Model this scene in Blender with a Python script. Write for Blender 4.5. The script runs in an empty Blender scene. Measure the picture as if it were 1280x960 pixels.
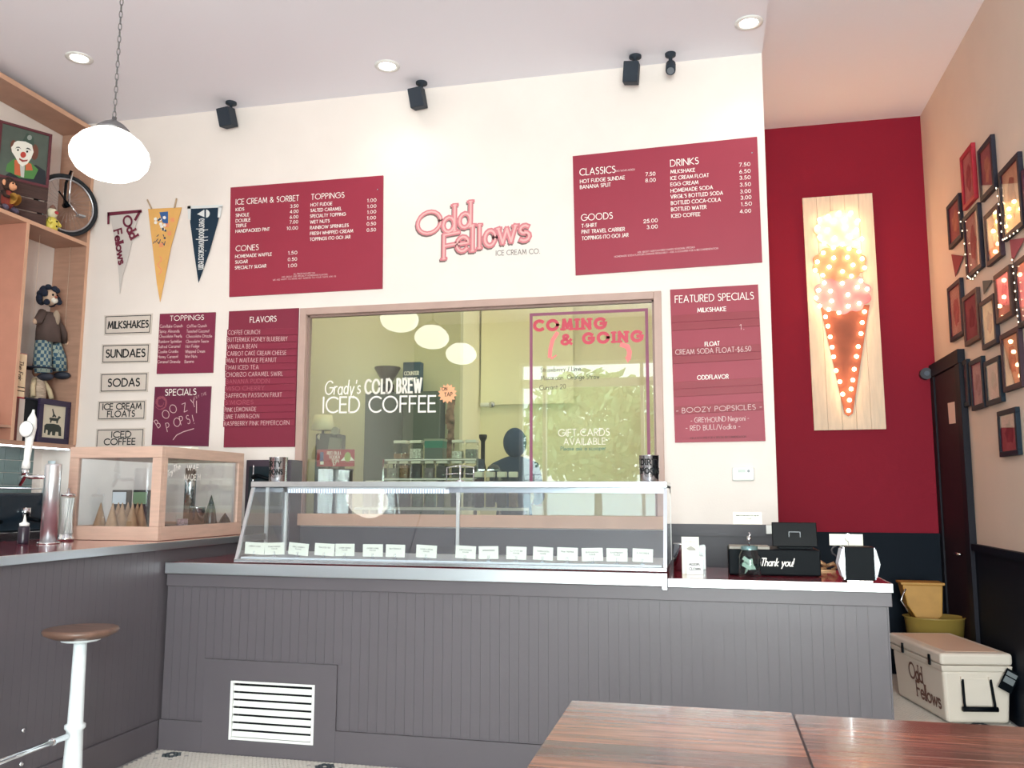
import bpy, bmesh, math, random
from mathutils import Vector, Matrix
import numpy as np
random.seed(7)
S = bpy.context.scene
COL = S.collection
PI = math.pi
# ------------------------------------------------------------------ camera
F_PX, YAW, PITCH, ROLL, CAM_H = 1079.63, 0.224395, 0.127054, 0.0030079, 1.5
cy_, sy_, cp_, sp_ = math.cos(YAW), math.sin(YAW), math.cos(PITCH), math.sin(PITCH)
FWD = Vector((-sy_*cp_, cy_*cp_, sp_)); RT = Vector((cy_, sy_, 0)); UP = RT.cross(FWD)
RT2 = RT*math.cos(ROLL)+UP*math.sin(ROLL); UP2 = UP*math.cos(ROLL)-RT*math.sin(ROLL)
cam_d = bpy.data.cameras.new('camera'); cam = bpy.data.objects.new('camera', cam_d); COL.objects.link(cam)
cam_d.sensor_width = 36; cam_d.lens = F_PX/1280*36; cam_d.clip_start = .05
m = Matrix.Identity(4)
for i in range(3):
    m[i][0] = RT2[i]; m[i][1] = UP2[i]; m[i][2] = -FWD[i]
m[2][3] = CAM_H
cam.matrix_world = m
S.camera = cam
# ------------------------------------------------------------------ world, view, lights
W = bpy.data.worlds.new('world'); S.world = W; W.use_nodes = True
WB = W.node_tree.nodes['Background']
WB.inputs[0].default_value = (.90, .94, 1, 1); WB.inputs[1].default_value = 4.2
S.view_settings.view_transform = 'Standard'; S.view_settings.look = 'None'
S.view_settings.gamma = 1; S.view_settings.exposure = 0.36; S.view_settings.use_curve_mapping = False
PENDANT_E, BULB_E, SPOT_W, DAYLIGHT_W, KITCHEN_E = 3.2, 14.0, 8.0, 600.0, 13.0
def lamp(name, kind, loc, power, color, rot=(0, 0, 0), **k):
    d = bpy.data.lights.new(name, kind); d.energy = power; d.color = color
    for a, v in k.items(): setattr(d, a, v)
    o = bpy.data.objects.new(name, d); COL.objects.link(o); o.location = loc; o.rotation_euler = rot
    return o
# daylight falling through the right-hand shop-front opening (as wide and high as its glass)
lamp('shopfront_daylight', 'AREA', (.66, -3.3, 2.05), DAYLIGHT_W, (1, .975, .975), (PI/2, 0, 0), shape='RECTANGLE', size=2.5, size_y=3.5)

def at(px, py, ax, v):
    "point where the view ray of photo pixel meets the plane <axis>=v"
    d = FWD*F_PX + RT2*(px-640) - UP2*(py-480)
    t = (v-(CAM_H if ax == 2 else 0))/d[ax]
    return Vector((0, 0, CAM_H))+d*t
# ------------------------------------------------------------------ materials
def lin(c):
    c = c/255
    return c/12.92 if c <= .04045 else ((c+.055)/1.055)**2.4
def RGB(r, g, b): return (lin(r), lin(g), lin(b), 1)
MATS = {}
def mat(name, col, rough=.55, metal=0, var=0, vs=8, bump=0, bs=60, emit=0, coat=0, stretch=None, spec=None):
    if name in MATS: return MATS[name]
    M = bpy.data.materials.new(name); M.use_nodes = True; nt = M.node_tree; N = nt.nodes; L = nt.links
    b = N['Principled BSDF']; c = RGB(*col)
    b.inputs['Base Color'].default_value = c; b.inputs['Roughness'].default_value = rough; b.inputs['Metallic'].default_value = metal
    if coat: b.inputs['Coat Weight'].default_value = coat; b.inputs['Coat Roughness'].default_value = .08
    if spec is not None: b.inputs['Specular IOR Level'].default_value = spec
    if emit: b.inputs['Emission Color'].default_value = c; b.inputs['Emission Strength'].default_value = emit
    if var or bump:
        tc = N.new('ShaderNodeTexCoord'); mp = N.new('ShaderNodeMapping'); L.new(tc.outputs['Object'], mp.inputs[0])
        if stretch: mp.inputs['Scale'].default_value = stretch
    if var:
        n = N.new('ShaderNodeTexNoise'); n.inputs['Scale'].default_value = vs; n.inputs['Detail'].default_value = 5
        r = N.new('ShaderNodeValToRGB'); e = r.color_ramp.elements
        e[0].position = .3; e[1].position = .7
        e[0].color = tuple(max(0, x*(1-var)) for x in c[:3])+(1,); e[1].color = tuple(min(1, x*(1+var)) for x in c[:3])+(1,)
        L.new(mp.outputs[0], n.inputs['Vector']); L.new(n.outputs['Fac'], r.inputs[0]); L.new(r.outputs[0], b.inputs['Base Color'])
    if bump:
        n2 = N.new('ShaderNodeTexNoise'); n2.inputs['Scale'].default_value = bs; bp = N.new('ShaderNodeBump')
        bp.inputs['Strength'].default_value = bump; bp.inputs['Distance'].default_value = .004
        L.new(mp.outputs[0], n2.inputs['Vector']); L.new(n2.outputs['Fac'], bp.inputs['Height']); L.new(bp.outputs[0], b.inputs['Normal'])
    MATS[name] = M; return M
def glass(name, tint=(235, 245, 243), ior=1.45, rough=0.0, extra=0.0):
    if name in MATS: return MATS[name]
    M = bpy.data.materials.new(name); M.use_nodes = True; nt = M.node_tree; N = nt.nodes; L = nt.links
    N.remove(N['Principled BSDF']); out = N['Material Output']
    t = N.new('ShaderNodeBsdfTransparent'); t.inputs[0].default_value = RGB(*tint)
    g = N.new('ShaderNodeBsdfGlossy'); g.inputs['Roughness'].default_value = rough; g.inputs['Color'].default_value = (1, 1, 1, 1)
    f = N.new('ShaderNodeFresnel'); ge = N.new('ShaderNodeNewGeometry'); mm = N.new('ShaderNodeMath'); mm.operation = 'MULTIPLY_ADD'
    mm.inputs[1].default_value = 1/ior-ior; mm.inputs[2].default_value = ior   # thin pane: same reflection from both faces
    L.new(ge.outputs['Backfacing'], mm.inputs[0]); L.new(mm.outputs[0], f.inputs[0])
    mx = N.new('ShaderNodeMixShader')
    if extra:
        a = N.new('ShaderNodeMath'); a.operation = 'ADD'; a.inputs[1].default_value = extra
        L.new(f.outputs[0], a.inputs[0]); L.new(a.outputs[0], mx.inputs[0])
    else: L.new(f.outputs[0], mx.inputs[0])
    L.new(t.outputs[0], mx.inputs[1]); L.new(g.outputs[0], mx.inputs[2]); L.new(mx.outputs[0], out.inputs[0])
    MATS[name] = M; return M
def checker(name, c1, c2, scale):
    M = mat(name, c1, .8); nt = M.node_tree; N = nt.nodes; L = nt.links
    tc = N.new('ShaderNodeTexCoord'); ck = N.new('ShaderNodeTexChecker'); ck.inputs['Scale'].default_value = scale
    ck.inputs[1].default_value = RGB(*c1); ck.inputs[2].default_value = RGB(*c2)
    L.new(tc.outputs['Object'], ck.inputs[0]); L.new(ck.outputs[0], N['Principled BSDF'].inputs['Base Color']); return M
wall_white = mat('wall_white', (238, 227, 221), .7, var=.02, vs=3, bump=.15, bs=90)
ceil_m = mat('ceiling_paint', (243, 240, 248), .8, bump=.1, bs=40)
wall_cream = mat('wall_cream', (224, 206, 192), .7, bump=.3, bs=120, var=.03, vs=2)
red_paint = mat('red_paint', (140, 24, 46), .7, spec=.2, bump=.2, bs=90)
dado_m = mat('dado_paint', (72, 70, 78), .5)
dado_dark = mat('dado_dark', (5, 18, 32), .6, spec=.15)
grey_paint = mat('grey_counter_paint', (93, 87, 93), .42, var=.03, vs=4, bump=.08, bs=50)
grey_groove = mat('grey_groove', (74, 74, 86), .6)
alu = mat('brushed_aluminium', (205, 208, 214), .28, 1, bump=.1, bs=200, stretch=(1, 30, 30))
steel = mat('stainless_steel', (200, 203, 208), .18, 1)
chrome = mat('chrome', (230, 232, 236), .06, 1)
laminate = mat('red_laminate', (140, 34, 50), .12, coat=.6, var=.06, vs=20)
birch = mat('birch_plywood', (204, 170, 154), .5, var=.08, vs=6, stretch=(1, 1, 8), bump=.1)
birch_in = mat('birch_inner', (186, 142, 124), .6, var=.08, vs=6, stretch=(1, 1, 8))
shelf_wood = mat('shelf_ply', (178, 138, 118), .55, var=.10, vs=5, stretch=(1, 1, 7), bump=.1)
shelf_edge = mat('shelf_edge', (214, 168, 140), .5, var=.05)
window_wood = mat('window_frame_wood', (188, 158, 148), .5, var=.06, vs=6)
sign_red = mat('sign_red', (152, 38, 62), .5, var=.03, vs=2)
slat_red = mat('slat_red', (140, 28, 48), .5)
white_print = mat('white_print', (250, 244, 238), .6)
chalk = mat('chalk_marker', (222, 190, 190), .8)
chalk_dim = mat('chalk_marker_faded', (176, 96, 110), .8)
black_print = mat('black_print', (16, 20, 24), .7)
cream_sign = mat('cream_sign', (216, 203, 194), .6)
white_pl = mat('white_plastic', (238, 238, 236), .35)
white_card = mat('white_card', (245, 243, 228), .7)
black_pl = mat('black_plastic', (3, 9, 16), .55, spec=.12)
black_soft = mat('black_soft', (12, 17, 25), .8)
navy = mat('navy_felt', (22, 46, 66), .9)
glass_win = glass('window_glass', (240, 246, 240), 1.5, extra=.05)
glass_case = glass('case_glass', (246, 249, 251), 1.5, extra=.03)
glass_thin = glass('jar_glass', (246, 250, 249), 1.35)
# ------------------------------------------------------------------ mesh builder
class MB:
    def __init__(s): s.v = []; s.f = []; s.sm = []
    def face(s, idx, sm=False): s.f.append(tuple(idx)); s.sm.append(sm)
    def box(s, x0, x1, y0, y1, z0, z1):
        b = len(s.v)
        s.v += [(x, y, z) for z in (z0, z1) for y in (y0, y1) for x in (x0, x1)]
        for q in ((0, 2, 3, 1), (4, 5, 7, 6), (0, 1, 5, 4), (2, 6, 7, 3), (0, 4, 6, 2), (1, 3, 7, 5)): s.face([b+i for i in q])
        return s
    def obox(s, c, ax, hx, hy, hz):
        "oriented box, ax = 3 axes"
        b = len(s.v); c = Vector(c)
        for k in (-1, 1):
            for j in (-1, 1):
                for i in (-1, 1): s.v.append(tuple(c+ax[0]*hx*i+ax[1]*hy*j+ax[2]*hz*k))
        for q in ((0, 2, 3, 1), (4, 5, 7, 6), (0, 1, 5, 4), (2, 6, 7, 3), (0, 4, 6, 2), (1, 3, 7, 5)): s.face([b+i for i in q])
        return s
    def bar(s, a, b_, w, d=None):
        a = Vector(a); b_ = Vector(b_); z = (b_-a); l = z.length; z.normalize()
        x = z.orthogonal().normalized() if abs(z.z) > .99 or abs(z.z) < .01 and False else (z.cross(Vector((0, 0, 1))) if abs(z.z) < .99 else Vector((1, 0, 0))).normalized()
        y = z.cross(x).normalized()
        return s.obox((a+b_)/2, (x, y, z), w/2, (d or w)/2, l/2)
    def lathe(s, prof, c=(0, 0, 0), n=24, axis='z', sq=1, close=True):
        b = len(s.v); c = Vector(c)
        for r, h in prof:
            for i in range(n):
                a = 2*PI*i/n; u, w = r*math.cos(a), r*math.sin(a)*sq
                p = {'z': (u, w, h), 'y': (u, h, w), 'x': (h, u, w)}[axis]
                s.v.append((c.x+p[0], c.y+p[1], c.z+p[2]))
        for j in range(len(prof)-1):
            for i in range(n):
                k = (i+1) % n
                s.face((b+j*n+i, b+j*n+k, b+(j+1)*n+k, b+(j+1)*n+i), True)
        if close:
            s.face([b+i for i in range(n)][::-1]); e = b+(len(prof)-1)*n; s.face([e+i for i in range(n)])
        return s
    def cyl(s, c, r, h, n=24, axis='z', r2=None): return s.lathe([(r, 0), (r2 if r2 is not None else r, h)], c, n, axis)
    def ell(s, c, rx, ry, rz, n=16, m=10):
        b = len(s.v)
        for j in range(m+1):
            t = -PI/2+PI*j/m
            for i in range(n):
                a = 2*PI*i/n
                s.v.append((c[0]+rx*math.cos(t)*math.cos(a), c[1]+ry*math.cos(t)*math.sin(a), c[2]+rz*math.sin(t)))
        for j in range(m):
            for i in range(n):
                k = (i+1) % n; s.face((b+j*n+i, b+j*n+k, b+(j+1)*n+k, b+(j+1)*n+i), True)
        return s
    def tube(s, pts, r, n=8, closed=False):
        pts = [Vector(p) for p in pts]; m_ = len(pts); b = len(s.v); rr = r if isinstance(r, (list, tuple)) else [r]*m_
        prev = None
        for i, p in enumerate(pts):
            if closed: t = pts[(i+1) % m_]-pts[i-1]
            else: t = pts[min(i+1, m_-1)]-pts[max(i-1, 0)]
            t.normalize()
            if prev is None: x = t.orthogonal().normalized()
            else: x = (prev-t*prev.dot(t)); x = x.normalized() if x.length > 1e-6 else t.orthogonal().normalized()
            prev = x; y = t.cross(x)
            for k in range(n):
                a = 2*PI*k/n; s.v.append(tuple(p+(x*math.cos(a)+y*math.sin(a))*rr[i]))
        for i in range(m_ if closed else m_-1):
            j = (i+1) % m_
            for k in range(n):
                q = (k+1) % n; s.face((b+i*n+k, b+i*n+q, b+j*n+q, b+j*n+k), True)
        if not closed:
            s.face([b+k for k in range(n)][::-1]); s.face([b+(m_-1)*n+k for k in range(n)])
        return s
    def prism(s, poly, n, d):
        "3-D polygon extruded by d along n"
        b = len(s.v); n = Vector(n)*d; k = len(poly)
        s.v += [tuple(Vector(p)) for p in poly]+[tuple(Vector(p)+n) for p in poly]
        s.face(range(b, b+k)); s.face([b+k+i for i in range(k)][::-1])
        for i in range(k): j = (i+1) % k; s.face((b+i, b+k+i, b+k+j, b+j))
        return s
    def ribbon(s, pts, w, nrm):
        s.rc = getattr(s, 'rc', 0)+1; nrm = Vector(nrm).normalized(); e_ = nrm*(.00004*(s.rc % 12)); pts = [Vector(p)+e_ for p in pts]; m_ = len(pts); b = len(s.v)
        if m_ < 2: return s
        for i, p in enumerate(pts):
            t0 = (pts[i]-pts[i-1]).normalized() if i else None
            t1 = (pts[i+1]-pts[i]).normalized() if i < m_-1 else None
            t = (t0 or t1)+(t1 or t0)
            t = t.normalized() if t.length > .3 else (t1 or t0)
            sd = nrm.cross(t).normalized()
            k = 1/max(.5, (nrm.cross(t0 or t1).normalized()).dot(sd))
            if i == 0: p = p-t*w*.4
            if i == m_-1: p = p+t*w*.4
            s.v += [tuple(p+sd*w/2*k), tuple(p-sd*w/2*k)]
        for i in range(m_-1): a = b+2*i; s.face((a, a+2, a+3, a+1)[::-1])
        return s
    def shift(s, d):
        s.v = [(a+d[0], b+d[1], c+d[2]) for a, b, c in s.v]; return s
    def xf(s, M): s.v = [tuple(M @ Vector(p)) for p in s.v]; return s
    def mesh(s, name, m_):
        me = bpy.data.meshes.new(name); me.from_pydata(s.v, [], s.f)
        me.polygons.foreach_set('use_smooth', s.sm)
        if hasattr(s, 'rc') and all(len(f) == 4 for f in s.f): me.materials.append(m_); return me
        bm = bmesh.new(); bm.from_mesh(me); bmesh.ops.recalc_face_normals(bm, faces=bm.faces); bm.to_mesh(me); bm.free()
        me.materials.append(m_); return me
def wloc(o):
    v = Vector(o.location)
    while o.parent: o = o.parent; v += Vector(o.location)
    return v
def link(name, me, parent=None, loc=(0, 0, 0)):
    o = bpy.data.objects.new(name, me); COL.objects.link(o); o.parent = parent; o.location = loc; return o
def part(name, mb, m_, parent, world=True, bevel=0, label=None, kind=None, seg=2):
    "mesh part; world=True: vertices are given in world coordinates"
    if world and parent is not None: mb.shift(-wloc(parent))
    o = link(name, mb.mesh(name, m_), parent)
    if bevel:
        b = o.modifiers.new('bevel', 'BEVEL'); b.width = bevel; b.segments = seg; b.limit_method = 'ANGLE'
    if label: o['label'] = label
    if kind: o['kind'] = kind
    return o
def thing(name, label, cat, loc=(0, 0, 0), group=None, rz=0):
    o = link(name, None, None, loc); o.empty_display_size = .05; o.rotation_euler = (0, 0, rz)
    o['label'] = label; o['category'] = cat
    if group: o['group'] = group
    return o
def solo(name, label, cat, mb, m_, group=None, bevel=0, loc=None, kind=None):
    if loc is not None: mb.shift((-loc[0], -loc[1], -loc[2]))
    o = link(name, mb.mesh(name, m_), None, loc or (0, 0, 0))
    o['label'] = label; o['category'] = cat
    if group: o['group'] = group
    if kind: o['kind'] = kind
    if bevel: b = o.modifiers.new('bevel', 'BEVEL'); b.width = bevel; b.segments = 2; b.limit_method = 'ANGLE'
    return o
def struct(name, mb, m_, parent=None, bevel=0):
    o = part(name, mb, m_, parent, bevel=bevel); o['kind'] = 'structure'; return o
def sempty(name, loc=(0, 0, 0)):
    o = link(name, None, None, loc); o['kind'] = 'structure'; return o
def B(*a): return MB().box(*a)
# ------------------------------------------------------------------ stroke lettering
def arc(cx, cy, rx, ry, a0, a1, n=9):
    return [(cx+rx*math.cos(math.radians(a0+(a1-a0)*i/n)), cy+ry*math.sin(math.radians(a0+(a1-a0)*i/n))) for i in range(n+1)]
GL = {
 'A': (.74, [[(0, 0), (.37, 1), (.74, 0)], [(.12, .32), (.62, .32)]]),
 'B': (.5, [[(0, 0), (0, 1), (.2, 1)]+arc(.22, .76, .22, .24, 90, -90)+[(0, .52)], [(0, .52), (.24, .52)]+arc(.24, .26, .26, .26, 90, -90)+[(0, 0)]]),
 'C': (.78, [arc(.5, .5, .5, .5, 50, 310, 14)]),
 'D': (.72, [[(0, 0), (0, 1), (.24, 1)]+arc(.24, .5, .48, .5, 90, -90, 12)+[(0, 0)]]),
 'E': (.46, [[(.46, 1), (0, 1), (0, 0), (.46, 0)], [(0, .53), (.42, .53)]]),
 'F': (.44, [[(.44, 1), (0, 1), (0, 0)], [(0, .53), (.4, .53)]]),
 'G': (.92, [arc(.5, .5, .5, .5, 45, 360, 15)+[(.56, .5)]]),
 'H': (.64, [[(0, 0), (0, 1)], [(.64, 0), (.64, 1)], [(0, .53), (.64, .53)]]),
 'I': (.02, [[(.01, 0), (.01, 1)]]),
 'J': (.3, [[(.3, 1), (.3, .2)]+arc(.12, .18, .18, .18, 0, -130, 6)]),
 'K': (.6, [[(0, 0), (0, 1)], [(.55, 1), (0, .48), (.6, 0)]]),
 'L': (.4, [[(0, 1), (0, 0), (.4, 0)]]),
 'M': (.86, [[(0, 0), (.12, 1), (.43, .15), (.74, 1), (.86, 0)]]),
 'N': (.7, [[(0, 0), (0, 1), (.7, 0), (.7, 1)]]),
 'O': (1, [arc(.5, .5, .5, .5, 0, 360, 18)]),
 'P': (.48, [[(0, 0), (0, 1), (.22, 1)]+arc(.22, .74, .26, .26, 90, -90)+[(0, .48)]]),
 'Q': (1, [arc(.5, .5, .5, .5, 0, 360, 18), [(.6, .3), (.95, -.05)]]),
 'R': (.5, [[(0, 0), (0, 1), (.22, 1)]+arc(.22, .74, .26, .26, 90, -90)+[(0, .48)], [(.2, .48), (.5, 0)]]),
 'S': (.46, [arc(.23, .77, .21, .23, 40, 270, 8)+arc(.23, .27, .23, .27, 90, -140, 8)]),
 'T': (.5, [[(0, 1), (.5, 1)], [(.25, 1), (.25, 0)]]),
 'U': (.6, [[(0, 1), (0, .3)]+arc(.3, .3, .3, .3, 180, 360)+[(.6, 1)]]),
 'V': (.66, [[(0, 1), (.33, 0), (.66, 1)]]),
 'W': (1, [[(0, 1), (.25, 0), (.5, .9), (.75, 0), (1, 1)]]),
 'X': (.6, [[(0, 0), (.6, 1)], [(0, 1), (.6, 0)]]),
 'Y': (.6, [[(0, 1), (.3, .48), (.6, 1)], [(.3, .48), (.3, 0)]]),
 'Z': (.56, [[(0, 1), (.56, 1), (0, 0), (.56, 0)]]),
 '0': (.54, [arc(.27, .5, .27, .5, 0, 360, 14)]), '1': (.2, [[(0, .85), (.15, 1), (.15, 0)]]),
 '2': (.5, [arc(.25, .74, .24, .26, 170, -30, 8)+[(0, 0), (.5, 0)]]),
 '3': (.5, [arc(.23, .76, .21, .24, 150, -90, 8)+arc(.23, .26, .25, .26, 90, -150, 8)]),
 '4': (.56, [[(.42, 0), (.42, 1), (0, .26), (.56, .26)]]),
 '5': (.48, [[(.42, 1), (.12, 1), (.06, .55)]+arc(.2, .32, .27, .32, 110, -140, 8)]),
 '6': (.54, [[(.36, 1), (.06, .45)], arc(.27, .28, .26, .28, 0, 360, 12)]),
 '7': (.5, [[(0, 1), (.5, 1), (.16, 0)]]), '8': (.5, [arc(.25, .76, .2, .24, 0, 360, 12), arc(.25, .27, .25, .27, 0, 360, 12)]),
 '9': (.54, [[(.18, 0), (.48, .55)], arc(.27, .72, .26, .28, 0, 360, 12)]),
 '.': (.04, [[(0, 0), (.04, 0)]]), ',': (.04, [[(.04, .04), (0, -.12)]]), "'": (.03, [[(.02, 1), (.02, .78)]]), '-': (.28, [[(0, .42), (.28, .42)]]),
 '&': (.78, [[(.74, 0), (.2, .68)]+arc(.32, .8, .17, .18, 215, -40, 8)+[(.14, .42)]+arc(.28, .24, .26, .24, 120, 330, 8)+[(.7, .46)]]),
 '(': (.16, [arc(.3, .5, .3, .6, 130, 230, 6)]), ')': (.16, [arc(-.14, .5, .3, .6, 50, -50, 6)]), '!': (.04, [[(.02, 1), (.02, .28)], [(.02, .03), (.03, 0)]]),
 '/': (.3, [[(0, -.1), (.3, 1)]]), '$': (.46, [arc(.23, .75, .21, .2, 40, 270, 8)+arc(.23, .27, .23, .25, 90, -140, 8), [(.23, 1.1), (.23, -.1)]]), ':': (.04, [[(0, 0), (.04, 0)], [(0, .5), (.04, .5)]]),
 'a': (.5, [arc(.24, .28, .24, .28, 0, 360, 12), [(.49, .56), (.49, 0)]]), 'b': (.5, [arc(.26, .28, .24, .28, 0, 360, 12), [(.01, 1), (.01, 0)]]),
 'c': (.42, [arc(.27, .28, .27, .28, 50, 310, 10)]), 'd': (.5, [arc(.24, .28, .24, .28, 0, 360, 12), [(.49, 1), (.49, 0)]]),
 'e': (.5, [[(.02, .3), (.5, .3)]+arc(.26, .28, .25, .28, 5, 315, 11)]), 'f': (.32, [arc(.28, .8, .16, .2, 70, 180, 5)+[(.12, 0)], [(0, .56), (.3, .56)]]),
 'g': (.5, [arc(.24, .28, .24, .28, 0, 360, 12), [(.49, .56), (.49, -.15)]+arc(.25, -.15, .24, .18, 0, -150, 6)]),
 'h': (.44, [[(0, 1), (0, 0)], [(0, .3)]+arc(.22, .34, .22, .22, 180, 0, 7)+[(.44, 0)]]), 'i': (.02, [[(.01, .56), (.01, 0)], [(.01, .8), (.01, .83)]]),
 'k': (.4, [[(0, 1), (0, 0)], [(.36, .56), (0, .25), (.4, 0)]]), 'l': (.02, [[(.01, 1), (.01, 0)]]),
 'm': (.7, [[(0, .56), (0, 0)], [(0, .35)]+arc(.17, .38, .17, .18, 180, 0, 6)+[(.34, 0)], [(.34, .35)]+arc(.52, .38, .18, .18, 180, 0, 6)+[(.7, 0)]]),
 'n': (.42, [[(0, .56), (0, 0)], [(0, .33)]+arc(.21, .35, .21, .21, 180, 0, 7)+[(.42, 0)]]), 'o': (.54, [arc(.27, .28, .27, .28, 0, 360, 14)]),
 'p': (.5, [arc(.26, .28, .24, .28, 0, 360, 12), [(.01, .56), (.01, -.32)]]), 'r': (.26, [[(0, .56), (0, 0)], [(0, .3)]+arc(.2, .34, .2, .22, 180, 70, 5)]),
 's': (.34, [arc(.17, .42, .15, .14, 40, 270, 7)+arc(.17, .15, .17, .15, 90, -140, 7)]), 't': (.3, [[(.13, .85), (.13, 0)], [(0, .56), (.3, .56)]]),
 'u': (.42, [[(0, .56), (0, .22)]+arc(.21, .22, .21, .22, 180, 360, 7)+[(.42, .56)], [(.42, .3), (.42, 0)]]), 'v': (.44, [[(0, .56), (.22, 0), (.44, .56)]]),
 'w': (.7, [[(0, .56), (.18, 0), (.35, .5), (.52, 0), (.7, .56)]]), 'x': (.4, [[(0, 0), (.4, .56)], [(0, .56), (.4, 0)]]),
 'y': (.44, [[(0, .56), (.22, 0)], [(.44, .56), (.12, -.32)]]), 'z': (.4, [[(0, .56), (.4, .56), (0, 0), (.4, 0)]]),
}
def text(mb, s, o, u, v, w, h, wt=.09, gap=.22, jit=0, serif=0, shear=0, space=.42, off=0, lift=0):
    "lay string s from point o along u (fitted to width w), cap height h along v"
    o = Vector(o); u = Vector(u).normalized(); v = Vector(v).normalized(); n = u.cross(v)
    tot = 0; pos = []
    for c in s:
        if c == ' ': tot += space; continue
        g = GL.get(c) or GL['-']; pos.append((tot, g)); tot += g[0]+gap
    tot -= gap; k = w/max(tot, .01)
    rnd = random.Random(hash(len(s)*31+sum(map(ord, s))))
    for x0, g in pos:
        dy = rnd.uniform(-jit, jit)*h; sx = 1+rnd.uniform(-jit, jit)
        for st in g[1]:
            pts = []
            for a, b in st:
                X = (x0+a*sx)*k+shear*b*h; Y = b*h+dy+X*lift
                if jit: X += rnd.uniform(-jit, jit)*h*.35; Y += rnd.uniform(-jit, jit)*h*.35
                pts.append(o+u*X+v*Y+n*off)
            run = [pts[0]]          # break the stroke at sharp corners so that it never folds onto itself
            for i_ in range(1, len(pts)):
                run.append(pts[i_])
                if i_ < len(pts)-1 and (pts[i_]-pts[i_-1]).dot(pts[i_+1]-pts[i_]) < -.2*(pts[i_]-pts[i_-1]).length*(pts[i_+1]-pts[i_]).length:
                    mb.ribbon(run, wt*h, n); run = [pts[i_]]
            mb.ribbon(run, wt*h, n)
            if serif:
                for e, q in ((0, 1), (-1, -2)):
                    a, b = st[e]; a2, b2 = st[q]
                    if abs(b-b2) > abs(a-a2)*.6 and len(st) < 6 or (len(st) < 12 and abs(a-a2) < .02):
                        X = (x0+a*sx)*k+shear*b*h; Y = b*h+dy+X*lift
                        sg = -1 if b > b2 else 1
                        p = o+u*X+v*(Y+sg*wt*h*.0)+n*off
                        mb.ribbon([p-u*serif*h-v*lift*serif*h, p+u*serif*h+v*lift*serif*h], wt*h*.62, n)
    return mb
class CropMap:
    "turns coordinates read on an enlarged crop of the photo into points of a real plane"
    def __init__(s, ox, oy, sc, ax, val): s.a = (ox, oy, sc, ax, val)
    def __call__(s, x, y, val=None):
        ox, oy, sc, ax, v = s.a; return at(ox+x/sc, oy+y/sc, ax, v if val is None else val)
    def txt(s, mb, st, x0, y0, x1, y1, h, val=None, **k):
        p = s(x0, y0, val); q = s(x1, y1, val); t = s(x0, y0-h, val)
        u = q-p; vz = Vector((0, 0, 1)); 
        return text(mb, st, p, u, vz, u.length, (t-p).length, **k)
YW = 6.2    # face of the white back wall
XR = 1.95   # face of the right wall
YR = 8.13   # face of the red wall
XL = -5.45
YF = -3.0
CZ, CZR = 4.70, 4.93
# ------------------------------------------------------------------ shell
floor_m = mat('floor_grout', (150, 146, 148), .7, var=.1, vs=90)
struct('floor', B(XL-.2, XR+.2, YF-.2, 9.6, -.1, 0), floor_m)
KF = .33
struct('floor_kitchen', B(XL, .306, YW+.14, 9.6, 0, KF), mat('kitchen_floor_tile', (120, 112, 104), .6, var=.1))
struct('ceiling', B(XL-.2, .449, YF-.2, YW+.14, CZ, CZ+.4), ceil_m)
struct('trim_7', B(.449, XR+.2, YF-.2, YR+.2, CZR, CZR+.17), ceil_m)['label'] = 'slightly higher strip of ceiling above the passage on the right'
WX0, WX1, WZ0, WZ1 = -3.14, -.31, 1.29, 2.96   # kitchen window opening (outer frame)
struct('wall_back', B(XL, WX0, YW, YW+.14, 0, CZ).box(WX1, .446, YW, YW+.14, 0, CZ).box(WX0, WX1, YW, YW+.14, WZ1, CZ).box(WX0, WX1, YW, YW+.14, 0, WZ0), wall_white)
struct('wall_passage', B(.306, .446, YW+.14, YR, 0, CZR), wall_white)['label'] = 'side of the white wall block along the passage'
struct('wall_rear', B(.306, XR+.2, YR, YR+.15, 0, CZR), red_paint)['label'] = 'deep red wall at the end of the passage'
struct('wall_right', B(XR, XR+.15, YF-.2, YR, 0, CZR), wall_cream)
struct('wall_left', B(XL-.15, XL, YF-.2, 9.6, 0, CZ), wall_white)
struct('baseboard_rear', B(.446, XR, YR-.025, YR, 0, 1.14).box(.446, XR, YR-.045, YR, 1.14, 1.18), dado_dark)['label'] = 'dark wainscot below the red wall'
struct('baseboard_right', B(XR-.02, XR, YF, 7.22, 0, 1.09).box(XR-.045, XR, YF, 7.22, 1.09, 1.14), dado_dark)['label'] = 'dark wainscot with a cap rail along the right wall'
struct('baseboard_under_window', B(-4.6, -.295, YW-.018, YW, 0, 1.25), dado_m)['label'] = 'grey wall panel under the kitchen window'
struct('baseboard_back', B(-.29, .446, YW-.02, YW, 0, 1.22).box(-.29, .446, YW-.035, YW, 1.22, 1.30), dado_m)['label'] = 'grey wainscot panel below the white wall behind the register'
struct('wall_front', B(XL, -3.4, YF-.2, YF, 0, CZ).box(-3.4, XR, YF-.2, YF, 3.92, CZR).box(-3.4, XR, YF-.2, YF, 0, .12), mat('wall_front_paint', (176, 182, 172), .8))
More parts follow.
